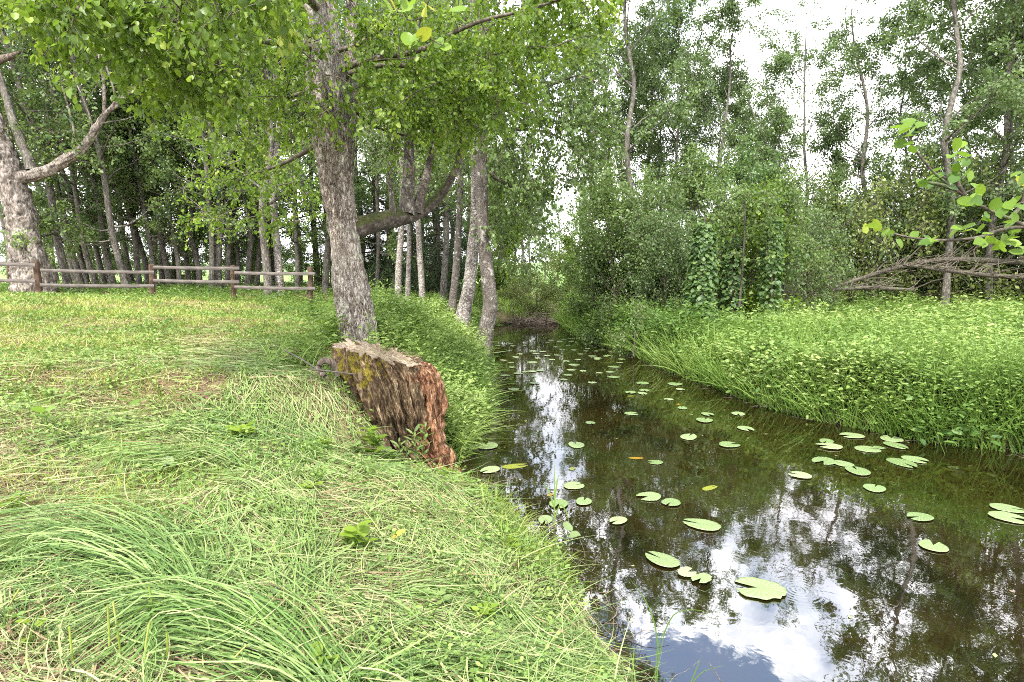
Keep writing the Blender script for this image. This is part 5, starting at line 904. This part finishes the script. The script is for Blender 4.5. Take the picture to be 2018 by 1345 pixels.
# hop-covered column and iris clumps on the right bank
def leafy_column(px, Yd, ytop, w, n, lab, name='hop_vine'):
    x0 = (px-CX)/F_PX*Yd; zb = float(H(x0, Yd)); zt = pt(px, ytop, Yd)[2]; t = tag(empty(name, (x0, Yd, zb)), lab, 'climbing plant'); hh = zt-zb
    s = rng.random(n)**.9; a = rng.random(n)*6.28; r = w*(1.15-.5*s)*(.75+.5*vnoise3(np.stack([s*5, a, a*0], -1)))*rng.uniform(.75, 1.05, n); P = np.stack([np.cos(a)*r, np.sin(a)*r, s*hh], -1)
    D = nrm(np.stack([np.cos(a)*.6, np.sin(a)*.6, np.full(n, -.55)], -1)+rng.normal(0, .3, (n, 3))); Nn = nrm(np.stack([np.cos(a), np.sin(a), np.full(n, .9)], -1)+rng.normal(0, .2, (n, 3))); mb = MB(); leaves(mb, P, D, Nn, rng.uniform(.08, .15, n), .9, np.clip(.45+rng.normal(0, .2, n), 0, 1), kind='near', fold=.15); mb.build('leaves', M['leaf_dark'], t)
    P = polypath([[0, 0, -.1], [.05, 0, hh*.4], [-.03, .03, hh*.8], [.02, 0, hh*1.05]], 14); tubes(P[None], np.linspace(.04, .02, 14)[None], 6).build('stem', M['twig'], t); return t
leafy_column(1381, 14.2, 440, .33, 1700, 'dark green hop vine forming a tall leafy column on the right bank')
leafy_column(1515, 15.0, 430, .28, 900, 'climbing vine with big leaves over the bright bush')
leafy_column(1440, 15.2, 470, .30, 700, 'shorter vine curtain between the leafy column and the dark thin stem')
P = px_path([(1457, 605, 14.8), (1462, 540, 14.8), (1466, 480, 14.8), (1468, 400, 14.8), (1460, 380, 14.8)], 20); sp = tag(empty('sapling'), 'thin dark upright sapling stem in the riverside clump', 'sapling'); tubes(P[None], np.linspace(.035, .012, 20)[None], 7).build('trunk', M['bark_dark'], sp)
w_, c_ = crown_targets(region(1400, 1540, 370, 520, 14.3, 15.3, 60), P[4:], P[0], nl=28, ls=.085, kind='far', rad=.25); w_.build('twigs', M['twig'], sp); c_.build('crown', M['leaf_mid'], sp)
def iris(px, py, Yd, n, lab):
    x0 = (px-CX)/F_PX*Yd; b = np.array([x0, Yd, float(H(x0, Yd))]); P = b+np.stack([rng.normal(0, .12, n), rng.normal(0, .08, n), np.zeros(n)], -1); mb = MB(); blades(mb, P, nrm(np.stack([rng.normal(0, .16, n), rng.normal(0, .12, n), np.ones(n)], -1)), rng.uniform(.75, 1.1, n), .022, .06, 4, rng.uniform(.1, .5, n), side=np.tile([1.0, .2, 0], (n, 1)))
    tag(mb.build('iris_leaves', M['lush_grass']), lab, 'plant')
iris(1662, 650, 10.5, 5, 'few stiff sword-shaped leaves, left clump on the right bank'); iris(1740, 680, 10.0, 12, 'larger clump of stiff sword-shaped leaves standing in the herbs')
def blossom(px, py, Yd, mat, lab, r=.035, name='flower', n=14):
    c = pt(px, py, Yd); g = float(H(c[0], c[1])); t = tag(empty(name, (c[0], c[1], g)), lab, 'flower'); h = c[2]-g; tubes(polypath([[0, 0, 0], [.01, 0, h*.5], [0, 0, h]], 6)[None], np.full((1, 6), .003), 4, .4).build('stem', M['lush_grass'], t)
    P = np.array([0, 0, h])+rng.normal(0, r*.5, (n, 3))*np.array([1, 1, .3]); mb = MB(); leaves(mb, P, rdir(n, .3), rdir(n, 1.2), r*.7, .8); mb.build('petals', M[mat], t)
for a in [(1490, 702, 9.6, 'petal_pink', 'pink campion flower in the grass, the upper left one on the right bank'), (1690, 709, 8.8, 'petal_pink', 'pink campion flower below the sword-shaped leaves'), (845, 752, 6.2, 'petal_pink', 'small pink flower just right of the stump')]: blossom(*a)
for i, (px, py) in enumerate([(757, 590), (770, 596), (783, 601), (778, 592), (790, 606), (768, 610)]): blossom(px, py, 11.5+i*.15, 'petal_white', '%s white umbel flower of the group under the mossy limb, from the left' % ORD[i], .06, 'umbel_flower', 26)

# ------------------------------------------------------------------ lily pads (photo column, row, width)
PADS = [(966, 750, 25), (1012, 767, 24), (995, 740, 20), (1009, 724, 15), (1021, 736, 20), (1034, 733, 14), (1048, 732, 18), (1064, 730, 18), (1049, 714, 22), (1007, 715, 12), (992, 710, 14), (1052, 755, 18), (1052, 742, 13), (1017, 704, 15), (1078, 701, 13), (1131, 719, 22), (1126, 729, 19),
        (1149, 731, 18), (1116, 712, 16), (1119, 739, 18), (1111, 748, 18), (1167, 754, 19), (1209, 723, 23), (1203, 733, 19), (1181, 735, 13), (1209, 743, 25), (1178, 706, 18), (1194, 702, 15), (1166, 702, 14), (1267, 755, 26), (1270, 769, 24), (1243, 773, 23), (1266, 775, 24), (1244, 815, 27), (1330, 757, 30),
        (1340, 767, 18), (1318, 787, 20), (1345, 804, 24), (1394, 816, 27), (1388, 828, 34), (1455, 815, 31), (1469, 844, 34), (1357, 861, 40), (1436, 876, 41), (1163, 833, 21), (1136, 877, 38), (959, 878, 49), (967, 925, 43), (1292, 911, 30), (1130, 957, 40), (1150, 988, 38), (1101, 992, 42), (1075, 1023, 38),
        (1280, 978, 49), (1323, 989, 39), (1219, 1025, 38), (1386, 1034, 70), (1307, 1104, 70), (1353, 1129, 38), (1383, 1141, 44), (1499, 1160, 95), (1680, 858, 45), (1629, 869, 33), (1636, 879, 48), (1708, 885, 45), (1732, 882, 22), (1757, 865, 44), (1764, 877, 45), (1624, 908, 50), (1663, 914, 36), (1691, 928, 52),
        (1578, 936, 42), (1776, 911, 58), (1803, 905, 46), (1723, 962, 42), (1814, 1018, 48), (1839, 1076, 55), (1983, 1001, 56), (1986, 1019, 62),
        (967, 684, 12), (981, 681, 13), (981, 695, 13), (991, 693, 12), (1004, 692, 13), (1006, 678, 11), (1011, 682, 13), (1034, 681, 10), (1016, 704, 14), (1024, 698, 15), (1051, 692, 16), (1056, 697, 14), (1070, 693, 14), (1077, 701, 12), (1079, 676, 10), (1086, 671, 11), (1095, 684, 13), (1104, 673, 14),
        (1112, 669, 10), (1126, 668, 13), (1126, 673, 13), (1170, 673, 12), (1181, 670, 11), (1173, 678, 12), (1184, 678, 11), (1155, 680, 11), (1158, 687, 13), (1155, 692, 12), (1175, 692, 12), (1187, 690, 12), (1170, 702, 13), (1205, 694, 14), (1198, 701, 12), (1177, 708, 16), (1144, 698, 12), (1131, 690, 12), (1120, 682, 11), (1108, 690, 12), (1098, 700, 14), (1139, 709, 14),
        (1225, 708, 15), (1060, 706, 14), (1088, 709, 13), (1222, 715, 14)]
NEARL = {(966, 750): 'pale pad closest to the foot of the leaning waterside tree', (1012, 767): 'pad on the shaded green reflection, below the others by the left bank', (1244, 815): 'single pad in open water right of the bright sky reflection', (1163, 833): 'small heart-like pad on the bright sky reflection', (1136, 877): 'oval pad below the small one on the sky reflection',
         (959, 878): 'large green pad tucked against the left bank right of the stump', (967, 925): 'two-lobed pad at the bank beside the sunken yellow leaf', (1292, 911): 'small lone pad right of the orange sunken leaf', (1130, 957): 'notched pad, top one of the three by the standing grass blade', (1150, 988): 'ragged-edged pad right of the standing grass blade',
         (1101, 992): 'pad pierced by the standing grass blade', (1075, 1023): 'round pad nearest the grassy bank under the grass blade', (1280, 978): 'wide pad, left one of the touching pair in mid water', (1323, 989): 'pad, right one of the touching pair in mid water', (1219, 1025): 'single slim oval pad left of the big oval one', (1386, 1034): 'big pointed oval pad in the middle of the creek',
         (1307, 1104): 'large upturned oval pad with clear veins, left of two crumpled ones', (1353, 1129): 'crumpled pad between the large veined pad and the curled one', (1383, 1141): 'curled round pad at the right end of the touching trio', (1499, 1160): 'largest pad with ragged edge, beside the ring ripples', (1680, 858): 'lone pad nearest the right bank, at the top of the right cluster',
         (1629, 869): 'smaller pad partly under a wider one, upper left of the right cluster', (1636, 879): 'wide pad overlapping a smaller one at upper left of the right cluster', (1708, 885): 'oval pad with a small folded pad at its right end', (1732, 882): 'tiny folded pad at the right end of an oval one', (1757, 865): 'upper pad of the pair nearest the right bank', (1764, 877): 'lower pad of the pair nearest the right bank',
         (1624, 908): 'pad with spotted skin, left end of the row of three', (1663, 914): 'speckled smaller pad in the middle of the row of three', (1691, 928): 'pad at the right end of the row of three', (1578, 936): 'dull pad left below the row of three', (1776, 911): 'wide pad in front of its neighbour, right side of the cluster', (1803, 905): 'pad behind the wide one at the right side of the cluster',
         (1723, 962): 'pad alone below the row of three', (1814, 1018): 'deep-notched pad standing alone over the tree reflection', (1839, 1076): 'lowest lone pad on the right side of the creek', (1983, 1001): 'slim pad behind another at the right edge', (1986, 1019): 'broad notched pad at the right edge', (1357, 861): 'oval pad, left one of two alone in mid creek', (1436, 876): 'oval pad, right one of two alone in mid creek',
         (1394, 816): 'upper pad of the close pair below the right bank', (1388, 828): 'lower pad of the close pair below the right bank', (1455, 815): 'pad close under the right bank, upper one of two in line', (1469, 844): 'pad close under the right bank, lower one of two in line', (1330, 757): 'widest pad close under the right bank in the middle distance', (1340, 767): 'little pad just below the widest one under the right bank',
         (1318, 787): 'pale pad between the upper bank pads and the brown sunken leaf', (1345, 804): 'pad just below the brown sunken leaf', (1267, 755): 'topmost pad of the small stack of four in mid creek', (1270, 769): 'second pad of the small stack of four in mid creek', (1243, 773): 'left pad of the small stack of four in mid creek', (1266, 775): 'lowest pad of the small stack of four in mid creek'}
def pad_mesh(sd, notch=.22, asp=.78, rag=.02, cup=.0):
    r_ = np.random.default_rng(sd); n = 40; th = np.linspace(notch, 2*pi-notch, n); R = 1+.06*np.cos(th)+r_.normal(0, rag, n)+.04*np.sin(3*th+sd); mb = MB(); rings = [.0, .35, .7, .93, 1.0]; V = []
    for k in rings:
        z = .03*np.sin(th*4+sd)*k**2*.3+cup*k**3+(.012 if k < 1 else .004); V.append(np.stack([np.cos(th)*R*k+.12*(1-k), np.sin(th)*R*asp*k, z+th*0], -1))
    V.append(V[-1]*np.array([.99, .99, 0])+np.array([0, 0, -.02])); V = np.array(V)*.5; m = len(V); ix = np.arange(m*n).reshape(m, n); mb.add(V.reshape(-1, 3), np.stack([ix[:-1, :-1], ix[1:, :-1], ix[1:, 1:], ix[:-1, 1:]], -1).reshape(-1, 4), 1.0)
    return mb.mesh('lily_pad', M['lily_pad'])
PM = [pad_mesh(i, *a) for i, a in enumerate([(.2, .78, .012, 0), (.3, .85, .012, 0), (.15, .72, .01, 0), (.4, .8, .02, .01), (.12, .88, .012, 0), (.35, .82, .045, .02)])]
SPECIAL = {(1307, 1104): (2, 2.3, .05), (1353, 1129): (5, .4, .12), (1383, 1141): (5, 3.9, .16), (1499, 1160): (5, 2.9, .02), (1386, 1034): (2, 2.7, .02)}
for i, (px, py, w) in enumerate(PADS):
    c = atz(px, py, .008+.002*(i % 4)); dep = (c[1])*cos(PITCH)+(CAM[2]-c[2])*sin(PITCH); dia = w/F_PX*dep*1.04; k, rz, tl = SPECIAL.get((px, py), (i % 5, rng.uniform(0, 6.28), 0)); o = link('lily_pad', PM[k])
    o.location = c.tolist(); o.scale = (dia, dia, dia*.9); o.rotation_euler = (rng.normal(0, .012)+tl, rng.normal(0, .012), rz)
    if tl: o.location.z += dia*.5*abs(sin(tl))*.6
    lab = NEARL.get((px, py))
    if lab is None: lab = 'small flat pad in the far drift of pads over the left, greener reflection' if px < 1090 else ('small flat pad in the far drift of pads right of the bright sky reflection' if px > 1140 else 'small flat pad in the far drift of pads over the bright middle reflection')
    tag(o, lab, 'lily pad', 'lily pads floating on the creek')
def sunk(px, py, w, mat, lab, sd):
    c = atz(px, py, .003); dep = c[1]*cos(PITCH)+2.1*sin(PITCH); me = PM[sd % 6].copy(); me.materials[0] = M[mat]; o = link('sunken_leaf', me); d = w/F_PX*dep; o.location = c.tolist(); o.scale = (d, d*.55, d*.05); o.rotation_euler = (0, 0, .3*sd); tag(o, lab, 'leaf')
sunk(1253, 903, 30, 'yellow_pad', 'orange leaf just below the surface in mid creek', 0); sunk(1013, 919, 55, 'green_sunken', 'yellow-green ragged leaf sunk beside the bank pad', 1); sunk(1398, 962, 42, 'green_sunken', 'spotted yellow-green leaf half sunk in mid creek', 2); sunk(1337, 797, 14, 'yellow_pad', 'small brown sunken leaf between two pads', 3)
sunk(1128, 924, 20, 'green_sunken', 'narrow olive sunken leaf right of the yellow-green ragged one', 4); sunk(1036, 830, 11, 'green_sunken', 'tiny yellow leaf floating on the dark reflection', 5); sunk(982, 760, 22, 'green_sunken', 'dull sunken pad left in the shade of the bank', 2); sunk(1243, 781, 17, 'green_sunken', 'yellowish sunken pad under the stack of four', 1); sunk(1085, 975, 22, 'yellow_pad', 'brown leaf under water left of the grass blade', 3)
# reed and rushes standing in the water
def reed(lab, guides, w=.011, name='reed', tint=.45):
    mb = MB()
    for g, dd in guides:
        P = px_path([(a, b, dd) for a, b in g], 12); n = 12; T_ = nrm(np.gradient(P, axis=0)); S_ = nrm(np.cross(T_, [0, 1.0, .2])); ww = w*.5*(1-np.linspace(0, 1, n)**2)+.0006; V = np.stack([P-S_*ww[:, None], P+np.array([0, -.001, 0]), P+S_*ww[:, None]], 1)
        ix = np.arange(n*3).reshape(n, 3); mb.add(V.reshape(-1, 3), np.concatenate([np.stack([ix[:-1, j], ix[:-1, j+1], ix[1:, j+1], ix[1:, j]], -1) for j in (0, 1)]), tint)
    return tag(mb.build(name, M['lush_grass']), lab, 'reed')
D1 = atz(1092, 1035)[1]
reed('single grass blade standing in the water among three pads', [([(1092, 1040), (1093, 970), (1092, 905)], D1), ([(1092, 1000), (1080, 965), (1068, 950)], D1), ([(1093, 985), (1098, 950), (1102, 935)], D1), ([(1094, 1020), (1105, 995), (1118, 1015), (1120, 1035)], D1)], tint=.6)
D2 = atz(1292, 1345)[1]
reed('thin rush with arching blade at the bottom edge in the open water', [([(1291, 1350), (1296, 1280), (1306, 1248)], D2), ([(1294, 1345), (1300, 1290), (1312, 1240)], D2), ([(1306, 1255), (1325, 1215), (1350, 1203), (1385, 1205), (1400, 1220)], D2), ([(1298, 1290), (1290, 1230), (1270, 1180), (1240, 1140)], D2)], .006, 'rush', .3)
reed('fine grass leaves poking up at the bottom edge right of the rush', [([(1360, 1350), (1372, 1320), (1381, 1296)], D2-.05), ([(1362, 1350), (1385, 1325), (1425, 1312)], D2-.05)], .005, 'rush', .35)
reed('single upright blade at the bottom between bank and rush', [([(1245, 1350), (1248, 1300), (1250, 1275)], D2)], .008, 'rush', .5)
P = px_path([(1425, 1352, D2-.05), (1410, 1325, D2-.05), (1395, 1304, D2-.05)], 8); tag(tubes(P[None], np.linspace(.003, .002, 8)[None], 5).build('dry_stalk', M['rail_wood']), 'dry whitish stalk poking up at the bottom edge', 'stalk')
wl = plant('wilted_leaf', 'grey wilted lily leaf folded at the edge of the near bank', 1118, 1062, .10, 3, .11, 'leaf_grey', tint=.95, up=.3, at=atz(1118, 1070, .0))
